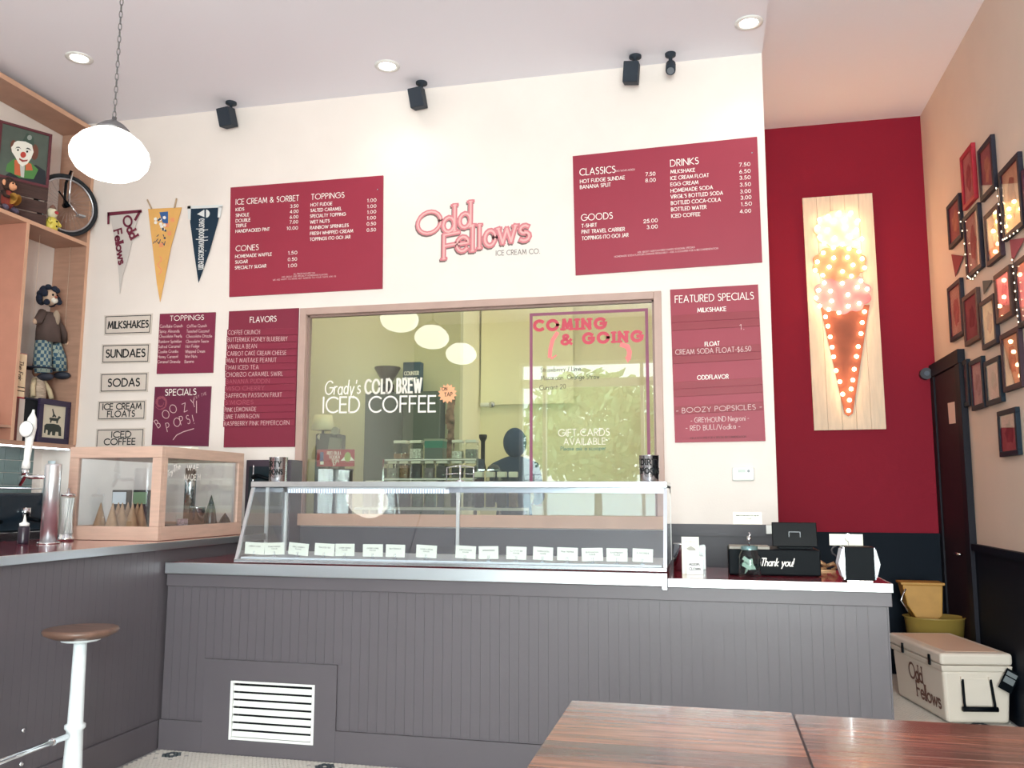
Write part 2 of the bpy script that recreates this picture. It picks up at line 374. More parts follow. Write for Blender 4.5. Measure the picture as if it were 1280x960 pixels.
# shop-front glazing behind the camera
sf = sempty('window_2', (-.7, YF-.1, 0))
fm = mat('shopfront_white', (225, 228, 226), .4)
fr = MB()
for x in (-3.37, -2.93, -1.15, .4, 1.92): fr.box(x-.03, x+.03, YF-.14, YF-.02, .12, 3.92)
fr.box(-3.4, XR, YF-.14, YF-.02, 3.45, 3.6).box(-3.4, XR, YF-.14, YF-.02, .12, .2).box(-3.4, XR, YF-.14, YF-.02, 3.86, 3.92)
part('frame', fr, fm, sf)
for a, b in ((-3.34, -2.96), (-2.90, -1.18), (-1.12, .37), (.43, 1.89)):
    part('pane', B(a, b, YF-.085, YF-.08, .2, 3.45).box(a, b, YF-.085, YF-.08, 3.6, 3.86), glass('shopfront_glass', (244, 250, 248), 1.3), sf)
# street outside
struct('ground', B(-30, 30, -40, YF-.2, -.15, -.05), mat('street_pavement', (168, 168, 165), .8, var=.1, vs=2))
bark = mat('bark', (90, 78, 66), .9); leaf = mat('foliage', (168, 196, 150), .8, var=.3, vs=3)
for i, (x, y, h, r) in enumerate(((-7.2, -10.5, 3.2, 1.9), (-2.9, -10.2, 3.2, 2.0), (1.6, -10.4, 3.4, 1.9))):
    t = thing('street_tree', ['leafy street tree seen only as a reflection, nearest the door', 'broad leafy street tree seen only as a reflection, in the middle', 'leafy street tree seen only as a reflection, on the right of the shop front'][i], 'tree', (x, y, 0))
    part('trunk', MB().tube([(0, 0, -.05), (.05, 0, h*.4), (0, .1, h)], [.14, .1, .06]), bark, t, world=False)
    q = MB(); rn = random.Random(i)
    for k in range(3200):
        a, b = rn.uniform(0, 2*PI), rn.uniform(-1, 1); rr = r*rn.uniform(.55, 1)
        c = Vector((rr*math.cos(a)*math.sqrt(1-b*b), rr*math.sin(a)*math.sqrt(1-b*b), h+rr*b*.8))
        ax = Vector((rn.gauss(0, 1), rn.gauss(0, 1), rn.gauss(0, 1))).normalized(); bx = ax.orthogonal().normalized(); sz = rn.uniform(.1, .2)
        n0 = len(q.v); q.v += [tuple(c-ax*sz), tuple(c+bx*sz*.5), tuple(c+ax*sz), tuple(c-bx*sz*.5)]; q.face((n0, n0+1, n0+2, n0+3))
    part('crown', q, leaf, t, world=False, kind='stuff')
# ------------------------------------------------------------------ hex mosaic floor (too small to pick apart: one stuff object)
def hexfloor():
    R_ = .0125; dx = R_*math.sqrt(3)+.0022; dyy = dx*math.sqrt(3)/2; V = []; Fc = []; MI = []
    ang = [math.radians(30+60*i) for i in range(6)]; ca = [(math.cos(a), math.sin(a)) for a in ang]
    def inside(x, y):
        if -3.20 < x < 1.91 and 2.3 < y < 4.72: return True
        return .88 < x < 1.91 and 4.7 < y < 8.07
    j = 0; y = 2.3
    while y < 8.1:
        x = -3.24+(dx/2 if j % 2 else 0); i = 0
        while x < 1.93:
            if inside(x, y):
                ci, cj = (i % 20)-10, (j % 22)-11
                X = (i+(.5 if j % 2 else 0)); fx = (X+13) % 40-20; fy = ((j+29) % 44-11)*.866
                d = math.hypot(fx, fy); mi = 0
                if .5 < d < 2.2: mi = 1
                elif abs(d-4.0) < .35: mi = 2 
                z = .0035+random.uniform(-.0004, .0004)
                b = len(V)
                V.extend((x+R_*c*1.0, y+R_*s_, 0.0002) for c, s_ in ca); V.extend((x+R_*.9*c, y+R_*.9*s_, z) for c, s_ in ca)
                Fc.append((b+6, b+7, b+8, b+9, b+10, b+11)); MI.append(mi)
                for k in range(6): q = (k+1) % 6; Fc.append((b+k, b+q, b+6+q, b+6+k)); MI.append(mi)
            x += dx; i += 1
        y += dyy; j += 1
    me = bpy.data.meshes.new('floor_tiles'); me.from_pydata(V, [], Fc)
    me.materials.append(mat('tile_white', (216, 208, 200), .35, var=.08, vs=40)); me.materials.append(mat('tile_dark', (44, 58, 66), .35)); me.materials.append(mat('tile_grey', (168, 162, 160), .4))
    me.polygons.foreach_set('material_index', MI)
    o = link('mosaic_tiles', me, None); o['kind'] = 'stuff'; o['label'] = 'small white hexagonal mosaic tiles with dark flower spots covering the floor'; o['category'] = 'floor tiles'
hexfloor()
# ------------------------------------------------------------------ kitchen window
w1 = sempty('window_1', ((WX0+WX1)/2, YW, WZ0))
fw = .055
part('frame', B(WX0, WX0+fw, YW-.02, YW+.1, WZ0, WZ1).box(WX1-fw, WX1, YW-.02, YW+.1, WZ0, WZ1).box(WX0+fw, WX1-fw, YW-.02, YW+.1, WZ1-fw, WZ1).box(WX0+fw, WX1-fw, YW-.02, YW+.1, WZ0, WZ0+.05), window_wood, w1, bevel=.004)
part('inner_bead', B(WX0+fw, WX0+fw+.015, YW+.02, YW+.06, WZ0+.05, WZ1-fw).box(WX1-fw-.015, WX1-fw, YW+.02, YW+.06, WZ0+.05, WZ1-fw).box(WX0+fw, WX1-fw, YW+.02, YW+.06, WZ1-fw-.015, WZ1-fw), mat('bead_wood', (150, 124, 116), .5), w1)
part('sill', B(WX0-.02, WX1+.02, YW-.07, YW-.02, WZ0-.03, WZ0+.06), mat('sill_wood', (214, 168, 140), .5, var=.06), w1, bevel=.004)
pane = part('pane', B(WX0+fw, WX1-fw, YW+.036, YW+.042, WZ0+.05, WZ1-fw), glass_win, w1)
GY = YW+.034
cm = CropMap(380, 360, 3.692, 1, GY)
q = MB(); cm.txt(q, "Grady's", 95, 492, 258, 488, 62, wt=.09, jit=.03, shear=.1); part('script_lettering', q, white_print, w1, label='thin white handwritten lettering')
q = MB(); cm.txt(q, 'COLD BREW', 282, 487, 540, 480, 62, wt=.16, gap=.34, space=.5); part('block_lettering', q, mat('window_paint_white', (236, 230, 220), .6), w1, label='heavy hand-painted white lettering')
q = MB(); cm.txt(q, 'ICED COFFEE', 88, 575, 605, 570, 70, wt=.11, gap=.2, space=.5); part('large_lettering', q, white_print, w1, label='large plain white lettering')
c = cm(662, 487, GY-.002); R1, R2 = .077, .058
star = [c+Vector((math.cos(a)*r, 0, math.sin(a)*r)) for k in range(28) for a, r in [(2*PI*k/28, R1 if k % 2 else R2)]]
part('starburst', MB().prism(star, (0, 1, 0), .0015), mat('starburst_orange', (244, 178, 136), .7), w1, label='orange paper starburst')
q = MB(); cm.txt(q, 'ON', 637, 474, 660, 472, 15, val=GY-.0035, wt=.16); cm.txt(q, 'TAP', 648, 501, 684, 498, 17, val=GY-.0035, wt=.16); part('starburst_lettering', q, black_print, w1)
cm = CropMap(600, 360, 3.692, 1, GY)
q = MB(); cm.txt(q, 'COMING', 252, 195, 575, 184, 42, wt=.36, gap=.55, serif=.22)
cm.txt(q, '&', 376, 260, 424, 257, 42, wt=.3); cm.txt(q, 'GOING', 478, 254, 745, 243, 42, wt=.36, gap=.55, serif=.22)
part('slab_lettering', q, mat('pink_red_vinyl', (196, 62, 84), .5), w1, label='bold rose-red slab lettering')
q = MB()
for pts in ([(355, 210), (335, 240), (325, 280), (322, 315)],): q.ribbon([cm(*p) for p in pts], .03, (0, -1, 0))
q.ribbon([cm(350, 312), cm(330, 326), cm(318, 300)], .012, (0, -1, 0))
q.ribbon([cm(*p) for p in ((655, 262), (680, 270), (690, 295), (686, 322))], .035, (0, -1, 0)); q.prism([cm(668, 318), cm(700, 318), cm(682, 345)], (0, 1, 0), .001)
part('arrows', q, mat('arrow_pink', (236, 128, 128), .6), w1)
q = MB(); a, b, c_, d = cm(236, 124), cm(768, 100), cm(768, 895), cm(236, 885)
zt = (a.z+b.z)/2; x0, x1, zb = a.x, b.x, 1.56
q.ribbon([(x0, GY, zb), (x0, GY, zt), (x1, GY, zt), (x1, GY, zb), (x0, GY, zb)], .022, (0, -1, 0)); part('painted_border', q, mat('border_plum', (140, 76, 104), .6), w1, label='plum line painted as a rectangle')
q = MB(); cm.txt(q, 'Strawberry / Lime', 280, 388, 465, 382, 20, wt=.1, jit=.06); cm.txt(q, 'Macaroon  Orange Straw', 282, 425, 550, 418, 20, wt=.1, jit=.06); cm.txt(q, 'Currant 20', 275, 470, 395, 464, 20, wt=.1, jit=.06)
part('marker_lettering', q, mat('marker_grey', (60, 64, 68), .7), w1)
q = MB(); cm.txt(q, 'GIFT CARDS', 362, 684, 597, 680, 31, wt=.09); cm.txt(q, 'AVAILABLE', 387, 724, 578, 721, 29, wt=.09); part('gift_lettering', q, white_print, w1)
q = MB(); cm.txt(q, 'Please ask a scooper', 373, 750, 580, 747, 17, wt=.13); part('small_lettering', q, mat('teal_print', (70, 120, 116), .6), w1)
# ------------------------------------------------------------------ kitchen behind the window
kw_dim = mat('kitchen_wall_dim', (204, 200, 168), .8, bump=.1); kw_lit = mat('kitchen_wall_lit', (240, 232, 196), .8)  # dim left walls, bright right walls: the light is put into the colour
pk = at(575, 480, 1, 8.2); xk = pk.x
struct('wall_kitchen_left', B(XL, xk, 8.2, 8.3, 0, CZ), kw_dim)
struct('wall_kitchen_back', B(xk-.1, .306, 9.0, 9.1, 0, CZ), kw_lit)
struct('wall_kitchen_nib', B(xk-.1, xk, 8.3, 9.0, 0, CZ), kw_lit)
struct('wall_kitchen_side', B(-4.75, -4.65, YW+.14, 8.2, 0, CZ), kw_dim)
struct('ceiling_kitchen', B(XL, .306, YW+.14, 9.6, CZ, CZ+.1), ceil_m)
klm = mat('kitchen_lamp', (255, 240, 205), .5, emit=KITCHEN_E)
for x, lb in ((-3.6, 'left'), (-1.4, 'right')):
    t = thing('ceiling_light', 'flat ceiling light in the kitchen, above the %s of the window' % lb, 'light', (x, 7.3, CZ-.06), 'kitchen ceiling lights')
    part('housing', B(x-.55, x+.55, 7.1, 7.5, CZ-.03, CZ), white_pl, t); part('diffuser', B(x-.52, x+.52, 7.13, 7.47, CZ-.06, CZ-.03), klm, t)
# tall dark refrigerator against the left kitchen wall
def wpt(px, py, y): return at(px, py, 1, y)
KY = 8.0
a = wpt(458, 491, KY); b = wpt(551, 491, KY); mid = wpt(505, 491, KY).x
t = thing('refrigerator', 'tall dark grey-green refrigerator against the left kitchen wall', 'refrigerator', ((a.x+b.x)/2, KY, KF))
dk = mat('fridge_grey', (62, 78, 74), .4)
part('body', B(a.x, b.x, KY, 8.15, KF, a.z), mat('fridge_dark', (46, 62, 62), .5), t)
for x0, x1 in ((a.x, mid-.004), (mid+.004, b.x)):
    d_ = part('door', B(x0, x1, KY-.03, KY, KF+.08, a.z-.01), dk if x0 == a.x else mat('fridge_grey_light', (84, 98, 92), .4), t, bevel=.004)
part('handle', MB().tube([(mid+.05, KY-.07, 1.2), (mid+.05, KY-.07, 1.9)], .01), steel, t); part('handle', MB().tube([(mid-.05, KY-.07, 1.2), (mid-.05, KY-.07, 1.9)], .01), steel, t)
# tall coffee grinder hopper and blue box standing on the refrigerator
t = thing('coffee_grinder', 'grinder with a dark cone hopper on top of the kitchen refrigerator', 'grinder', ((wpt(484, 480, KY+.1).x), KY+.1, a.z))
part('base', MB().cyl((0, 0, 0), .07, .09), black_pl, t, world=False); part('hopper', MB().lathe([(.035, .09), (.05, .12), (.13, .25), (.13, .265)], n=20), mat('hopper_smoke', (70, 66, 58), .4), t, world=False)
pb = wpt(515, 480, KY+.05)
t = thing('carton', 'small navy carton with pale print on top of the kitchen refrigerator', 'box', (pb.x, KY+.08, a.z))
part('body', B(-.09, .09, -.05, .05, 0, .30), mat('carton_blue', (48, 78, 100), .6), t, world=False, bevel=.003)
q = MB(); text(q, 'COUNTER', (-.075, -.052, .17), (1, 0, 0), (0, 0, 1), .15, .035, wt=.2, off=0); text(q, 'PLANT', (-.06, -.052, .11), (1, 0, 0), (0, 0, 1), .12, .035, wt=.2); part('lettering', q, white_print, t, world=False)
# long patterned cloth strip hanging on the wall
cs = MB(); a2 = wpt(563, 500, 8.15); zt2, zb2 = wpt(560, 488, 8.15).z, wpt(560, 572, 8.15).z
n = 14
for i in range(n):
    z0 = zt2+(zb2-zt2)*i/n; z1 = zt2+(zb2-zt2)*(i+1)/n; wd = .075+.012*math.sin(i*1.3); cs.box(a2.x-wd/2+.01*math.sin(i), a2.x+wd/2, 8.15+.01*math.sin(i*.9), 8.17+.01*math.sin(i*.9), z1-.002, z0)
solo('hanging_cloth', 'narrow patterned cloth strip hanging beside the kitchen refrigerator', 'cloth', cs, mat('patterned_cloth', (150, 120, 106), .9, var=.7, vs=16))
# rolled screen
pa = wpt(576, 384, 8.9); pb2 = wpt(640, 505, 8.9); pr = wpt(612, 505, 8.9)
t = thing('roller_screen', 'pale yellow roller screen with a white bottom bar on the kitchen back wall', 'screen', (pa.x, 8.9, pb2.z))
part('sheet', B(xk+.02, pr.x+.9, 8.93, 8.935, pb2.z, 4.4), mat('screen_yellow', (250, 242, 208), .8), t)
part('bottom_bar', MB().tube([(xk+.02, 8.92, pb2.z), (pr.x, 8.92, pb2.z)], .022), white_pl, t); part('end_knob', MB().ell((pr.x+.02, 8.92, pb2.z), .035, .035, .035), steel, t)
# pantry shelving of glass jars
JY = 6.85
def zj(py): return wpt(560, py, JY).z
def xj(px): return wpt(px, 590, JY).x
sh = thing('jar_rack', 'low white stepped kitchen rack that carries the glass jars', 'rack', (xj(525), JY, 0))
zr0, zr1, zr2 = zj(610), zj(598), zj(573.5)
zlow = zr0-.16
part('shelf', B(xj(450), xj(655), JY-.1, JY+.2, zlow-.02, zlow), white_pl, sh)
part('shelf', B(xj(480), xj(596), JY+.0, JY+.2, zr1-.012, zr1), white_pl, sh); part('shelf', B(xj(480), xj(596), JY+.02, JY+.2, zr2-.01, zr2), white_pl, sh)
for x in (xj(479), xj(596.5)): part('upright', B(x-.008, x+.008, JY+.0, JY+.2, zlow, zr2), steel, sh)
for x in (xj(452), xj(653)): part('leg', B(x-.02, x+.02, JY+.12, JY+.16, KF, zlow-.02), steel, sh)
jl = mat('jar_lid', (222, 222, 208), .5)
conts = {'nuts': (150, 118, 92), 'dark': (40, 48, 60), 'white': (226, 222, 206), 'plum': (72, 44, 74), 'green': (120, 160, 130), 'grey': (130, 134, 128), 'speckle': (128, 120, 130)}
def jar(x0, x1, z0, z1, cont, fill, label, grp, y0=JY+.02):
    t = thing('glass_jar', label, 'jar', ((x0+x1)/2, y0+.06, z0), grp)
    hw = (x1-x0)/2-.003; h = z1-z0
    part('body', MB().lathe([(hw*1.25, 0), (hw*1.28, h*.1), (hw*1.28, h*.72), (hw*1.1, h*.84)], n=4).xf(Matrix.Rotation(PI/4, 4, 'Z')), glass_thin, t, world=False)
    part('contents', B(-hw*.8, hw*.8, -hw*.8, hw*.8, .006, h*fill), mat('contents_'+cont, conts[cont], .8, var=.5, vs=60), t, world=False)
    part('lid', B(-hw*.86, hw*.86, -hw*.86, hw*.86, h*.85, h), jl, t, world=False, bevel=.004)
g1 = 'glass jars on the kitchen rack'
top = [(488, 507, 'nuts', .3), (508, 526, 'white', .55), (561, 577, 'white', .4), (578, 595, 'grey', .5)]
nm = ['tall square jar a third full, leftmost of the top row', 'square jar of white powder, second from left in the top row', 'square jar of pale flakes, right of the green tin', 'square jar of grey mix, rightmost of the top row']
for (a0, a1, c0, fl), l in zip(top, nm): jar(xj(a0), xj(a1), zr2+.001, zj(549.5), c0, fl, l, g1)
mids = [(481, 494.5, 'grey', .6), (495.5, 509, 'nuts', .75), (510, 525, 'dark', .8), (527, 541, 'speckle', .6), (542, 559, 'dark', .7), (561, 577, 'dark', .6), (578, 594, 'dark', .6)]
nm = ['jar of grey mix, leftmost of the middle row', 'jar of tan nuts, second from left in the middle row', 'jar of dark syrup, third from left in the middle row', 'jar of speckled sprinkles in the middle of the middle row', 'jar of dark fruit, fifth from left in the middle row', 'jar of dark chips, second from right in the middle row', 'jar of dark chips, rightmost of the middle row']
for (a0, a1, c0, fl), l in zip(mids, nm): jar(xj(a0), xj(a1), zr1+.001, zr2-.014, c0, fl, l, g1)
lows = [(453, 464.5, 'dark', .6), (466, 478.5, 'grey', .6), (480, 494.5, 'grey', .7), (496, 511, 'dark', .6), (512.5, 526.5, 'green', .7), (528, 543, 'green', .6), (560, 574, 'dark', .6), (576, 591, 'grey', .6)]
nm = ['lowest-row jar of dark syrup at the far left end', 'lowest-row jar, second from the left end', 'lowest-row jar, third from the left end', 'lowest-row jar, fourth from the left end', 'lowest-row jar of green candy, left one of two', 'lowest-row jar of green candy, right one of two', 'lowest-row jar behind the left of the wire rack', 'lowest-row jar behind the right of the wire rack']
for (a0, a1, c0, fl), l in zip(lows, nm): jar(xj(a0), xj(a1), zlow+.001, zr1-.016, c0, fl, l, g1)
rows = [(593, 605.5, 'plum', .8), (607, 619.5, 'speckle', .75), (621, 634, 'dark', .75), (635.5, 648, 'nuts', .7)]
nm = ['short jar of plum syrup, first right of the jar stack', 'short jar of speckled sprinkles, second right of the jar stack', 'short jar of dark chips, third right of the jar stack', 'short jar of tan crumbs below the cook']
for (a0, a1, c0, fl), l in zip(rows, nm): jar(xj(a0), xj(a1), zlow+.001, zj(590), c0, fl, l, g1, y0=JY-.06)
t = thing('tin_box', 'green and steel lidded tin between the jars of the top row', 'tin', (xj(539.5), JY+.1, zr2+.001))
hw = (xj(551)-xj(528))/2; hh = zj(548)-zr2
part('body', B(-hw, hw, -.06, .06, 0, hh*.55), mat('tin_steel', (84, 96, 92), .4), t, world=False, bevel=.004); part('upper_body', B(-hw, hw, -.06, .06, hh*.55, hh*.9), mat('tin_green', (36, 122, 104), .5), t, world=False); part('lid', B(-hw-.004, hw+.004, -.064, .064, hh*.9, hh), mat('tin_lid', (150, 160, 140), .4), t, world=False)
# pepper mill, pans on a shelf and baking tray at the right
px_ = xj(603); z_ = zj(586)
sh2 = thing('wall_shelf', 'short steel kitchen shelf holding a mill and bowls', 'shelf', (xj(615), JY+.3, z_))
X0, X1 = wpt(594, 586, JY+.35).x, wpt(628, 586, JY+.35).x; Z3 = wpt(600, 587, JY+.35).z
part('board', B(X0, X1, JY+.25, JY+.5, Z3-.012, Z3), steel, sh2); part('leg', B(X0, X0+.02, JY+.3, JY+.34, KF, Z3-.012), steel, sh2); part('leg', B(X1-.02, X1, JY+.3, JY+.34, KF, Z3-.012), steel, sh2)
px_ = wpt(603.5, 586, JY+.35).x
solo('pepper_mill', 'slim dark mill with a wide flat top on the kitchen shelf', 'mill', MB().lathe([(.03, 0), (.028, .02), (.018, .06), (.018, .24), (.035, .27), (.035, .3)], (px_, JY+.35, Z3), 14), black_pl)
for k, (pp, rr) in enumerate(((598, .055), (616, .055))):
    x_ = wpt(pp, 586, JY+.4).x
    solo('bowl', ['dark steel bowl upturned at the foot of the mill', 'dark steel bowl upturned right of the mill'][k], 'bowl', MB().lathe([(rr, 0), (rr*.95, rr*.4), (rr*.6, rr*.75), (rr*.1, rr*.85)], (x_, JY+.43, Z3), 18), mat('bowl_dark', (52, 62, 72), .35))
# lamp, camera, boxes at the left of the window
LY = 6.62
def q3(px, py, y=LY): return wpt(px, py, y)
zc = q3(420, 586).z
a = q3(402, 586); b = q3(440, 586)
solo('drum_bin', 'dark cylindrical bin standing behind the left of the window', 'bin', MB().lathe([(.0, KF), (.115, KF), (.12, KF+.02), (.12, zc-.02), (.125, zc-.015), (.125, zc), (.0, zc)], ((a.x+b.x)/2, LY+.03, 0), 28), mat('bin_dark', (34, 50, 60), .35))
a = q3(385, 548); b = q3(401, 610)
t = thing('stereo_speaker', 'dark upright speaker cabinet with a tall body behind the left window edge', 'speaker', ((a.x+b.x)/2, LY+.15, 0))
part('cabinet', B(a.x, b.x+.06, LY+.14, LY+.34, KF, q3(390, 541).z), mat('cabinet_dark', (40, 52, 52), .5), t, bevel=.006); part('round_knob', MB().cyl((a.x+.05, LY+.12, q3(390, 545).z), .025, .02, axis='y'), steel, t)
pc = q3(413, 557, LY+.05)
t = thing('folding_camera', 'old grey box camera with a round lens tilted behind the left of the window', 'camera', (pc.x, pc.y, zc))
hb = q3(413, 540, LY+.05).z-zc
part('body', B(-.085, .07, -.03, .06, 0, hb*.95), mat('camera_dark', (44, 50, 48), .6), t, world=False, bevel=.006)
part('front_plate', B(-.02, .09, -.045, -.03, .0, hb*.85).xf(Matrix.Rotation(.12, 4, 'Y')), mat('camera_grey', (112, 112, 100), .5), t, world=False); part('lens', MB().lathe([(.028, -.07), (.024, -.045)], (.04, 0, hb*.42), 18, 'y'), black_pl, t, world=False)
part('flash', MB().cyl((.05, -.03, hb*1.02), .033, .03, 18, 'y'), mat('flash_grey', (140, 140, 124), .4), t, world=False)
la = q3(391, 538, LY+.24); lb = q3(417, 519, LY+.24); wz = q3(404, 545, LY+.24).z
t = thing('table_lamp', 'small table lamp with a cream drum shade behind the left of the window', 'lamp', ((la.x+lb.x)/2, LY+.24, q3(390, 541).z))
zb = q3(404, 538, LY+.24).z-t.location.z; zh = q3(404, 519, LY+.24).z-t.location.z; rr = (lb.x-la.x)/2
part('shade', MB().lathe([(rr*1.05, zb), (rr*.82, zh)], n=24), mat('lamp_cream', (222, 214, 176), .8), t, world=False); part('base', MB().lathe([(.05, 0), (.05, .008), (.012, .012), (.012, zb+.02)], n=14), black_pl, t, world=False)
# red pops sign
a = q3(397, 562, LY-.12); b = q3(443, 583, LY-.12)
t = thing('pops_sign', 'small red hand-lettered vodka pops sign leaning on the dark bin behind glass', 'sign', ((a.x+b.x)/2, LY-.12, b.z))
part('board', B(a.x, b.x, LY-.13, LY-.12, b.z, a.z), mat('pops_red', (168, 30, 58), .6), t)
q = MB(); W_ = b.x-a.x; H_ = a.z-b.z; YY = LY-.132
for s_, u0, u1, v0 in (('RED BULL', .28, .66, .70), ('VODKA', .34, .62, .46), ('POPS', .42, .6, .22), ('$7', .44, .52, .05)): text(q, s_, (a.x+W_*u0, YY, b.z+H_*v0), (1, 0, 0), (0, 0, 1), W_*(u1-u0), H_*.17, wt=.15, jit=.05)
part('lettering', q, white_print, t)
part('drawn_can', B(a.x+W_*.09, a.x+W_*.18, LY-.133, LY-.13, b.z+H_*.3, b.z+H_*.85), mat('can_blue', (60, 80, 140), .5), t); part('drawn_can_foot', B(a.x+W_*.1, a.x+W_*.19, LY-.133, LY-.13, b.z+H_*.12, b.z+H_*.3), white_print, t)
cx_, cz_ = a.x+W_*.83, b.z+H_*.55
part('drawn_lime', MB().prism([(cx_+.028*math.cos(k*PI/5), LY-.134, cz_+.04*math.sin(k*PI/5)) for k in range(10)], (0, 1, 0), .003), mat('lime', (160, 170, 90), .6), t)
part('drawn_wings', MB().prism([(cx_-.06, LY-.132, cz_-.03), (cx_-.02, LY-.132, cz_+.01), (cx_+.02, LY-.132, cz_+.01), (cx_+.06, LY-.132, cz_-.03)], (0, 1, 0), .002), white_print, t)
part('easel', B(a.x+W_*.3, a.x+W_*.36, LY-.12, LY-.11, 1.0, a.z), black_pl, t); 
# kitchen worktop under them
solo('kitchen_worktop', 'steel kitchen worktop running under the window ledge', 'worktop', B(-4.6, -.2, 6.36, 6.49, .96, 1.0).box(-4.6, -.2, 6.36, 6.44, KF, .96), steel)

# ------------------------------------------------------------------ the person in the kitchen
def skin_fig(name, parent, V, E_, R_, m_, sub=2):
    me = bpy.data.meshes.new(name); me.from_pydata([tuple(v) for v in V], E_, []); me.materials.append(m_)
    o = link(name, me, parent); sk = o.modifiers.new('skin', 'SKIN'); sk.use_smooth_shade = True
    lay = me.skin_vertices[0] if me.skin_vertices else None
    if lay is None:
        bm = bmesh.new(); bm.from_mesh(me); bm.verts.layers.skin.verify(); bm.to_mesh(me); bm.free(); lay = me.skin_vertices[0]
    for i, r in enumerate(R_):
        lay.data[i].radius = r if isinstance(r, tuple) else (r, r)
        lay.data[i].use_root = (i == 0)
    s_ = o.modifiers.new('sub', 'SUBSURF'); s_.levels = sub; s_.render_levels = sub
    return o
ph = wpt(643, 548, 7.55)
pz = ph.z-1.66
t = thing('person', 'person in a dark blue hooded top and cap working in the kitchen, back turned', 'person', (ph.x, 7.55, KF))
hood = mat('hoodie_blue', (34, 62, 96), .9)
V = [(0, 0, .95), (0, 0, 1.12), (0, .02, 1.32), (0, .02, 1.43), (0, .05, 1.52),
     (.17, .02, 1.40), (.21, .12, 1.14), (.13, .34, 1.10), (-.17, .02, 1.40), (-.21, .12, 1.14), (-.13, .34, 1.10),
     (.1, 0, .88), (.11, .02, .48), (.11, 0, .08), (.11, .12, .04), (-.1, 0, .88), (-.11, .02, .48), (-.11, 0, .08), (-.11, .12, .04)]
Ed = [(0, 1), (1, 2), (2, 3), (3, 4), (3, 5), (5, 6), (6, 7), (3, 8), (8, 9), (9, 10), (0, 11), (11, 12), (12, 13), (13, 14), (0, 15), (15, 16), (16, 17), (17, 18)]
Rr = [(.15, .11), (.15, .11), (.17, .11), (.12, .09), .06, .07, .05, .035, .07, .05, .035, .09, .06, .045, .035, .09, .06, .045, .035]
skin_fig('body', t, V, Ed, Rr, hood)
part('hood', MB().ell((0, .02, 1.63), .105, .12, .135, 20, 12), hood, t, world=False, label='raised dark blue hood')
part('face', MB().ell((0, .08, 1.62), .07, .075, .10, 18, 12), mat('skin', (190, 140, 116), .6), t, world=False)
part('cap_brim', MB().lathe([(.075, 0), (.08, .008)], (0, .14, 1.69), 18, sq=1.1), mat('cap_grey', (110, 116, 112), .8), t, world=False)
for s_ in (-1, 1):
    hv = [(s_*.13, .34, 1.10), (s_*.12, .40, 1.09)]; he = [(0, 1)]; hr = [.028, .028]
    hb_ = MB(); hb_.ell((s_*.125, .40, 1.09), .036, .045, .018, 12, 8)
    for k in range(4): x = s_*(.1+.017*k); L_ = (.06, .07, .065, .05)[k]; hb_.tube([(x, .43, 1.09), (x, .43+L_*.6, 1.085), (x, .43+L_, 1.065)], [.0085, .008, .007], 7)
    hb_.tube([(s_*.1, .39, 1.09), (s_*.075, .42, 1.085), (s_*.07, .44, 1.075)], [.01, .009, .008], 7)
    part('hand', hb_, MATS['skin'], t, world=False)

# ------------------------------------------------------------------ wall signs
def flat_quad(cmap, pts, y):
    P = [cmap(x, yy, y) for x, yy in pts]; return P
def sign_board(name, label, cmap, quad, m_, y=YW, th=.012, cat='sign', group=None):
    P = [cmap(x, yy, y-th) for x, yy in quad]
    c = sum(P, Vector())/4
    t = thing(name, label, cat, (c.x, y-.001, c.z), group)
    b_ = part('board', MB().prism(P, (0, 1, 0), th-.001), m_, t)
    return t
Yt = YW-.0135
c1 = CropMap(270, 200, 4.571, 1, Yt)
t = sign_board('menu_board', 'large red menu board for ice cream, sorbet, cones and toppings, above the flavor list', c1, ((83, 157), (955, 88), (950, 735), (75, 782)), sign_red)
q = MB(); q2 = MB()
for s_, *a in (('ICE CREAM & SORBET', 113, 255, 472, 232, 30), ('CONES', 113, 521, 242, 513, 30), ('TOPPINGS', 545, 226, 732, 214, 30)): q = MB(); c1.txt(q, s_, *a, wt=.11); part('heading', q, white_print, t)
for s_, *a in (('KIDS', 113, 292, 160, 288), ('3.50', 425, 273, 470, 270), ('SINGLE', 113, 325, 187, 320), ('4.00', 423, 304, 470, 301), ('DOUBLE', 113, 356, 195, 350), ('6.00', 422, 335, 469, 332), ('TRIPLE', 113, 385, 173, 381), ('7.00', 421, 364, 468, 361), ('HANDPACKED PINT', 112, 416, 305, 403), ('10.00', 405, 399, 467, 396), ('HOMEMADE WAFFLE', 110, 560, 317, 546), ('1.50', 413, 540, 463, 537), ('SUGAR', 110, 592, 180, 588), ('0.50', 411, 577, 462, 574), ('SPECIALTY SUGAR', 108, 625, 286, 613), ('1.00', 411, 613, 461, 609),
        ('HOT FUDGE', 541, 265, 663, 257), ('1.00', 865, 240, 915, 237), ('SALTED CARAMEL', 540, 297, 717, 286), ('1.00', 865, 274, 915, 271), ('SPECIALTY TOPPING', 538, 330, 740, 317), ('1.00', 865, 307, 914, 303), ('WET NUTS', 538, 363, 648, 356), ('1.00', 864, 340, 913, 337), ('RAINBOW SPRINKLES', 538, 396, 757, 381), ('0.50', 862, 374, 913, 371), ('FRESH WHIPPED CREAM', 538, 429, 782, 413), ('0.50', 862, 409, 913, 406), ('TOPPINGS (TO GO) JAR', 537, 462, 767, 447)): q2 = MB(); c1.txt(q2, s_, *a, 17, wt=.15); part('price_line', q2, white_print, t)
q = MB()
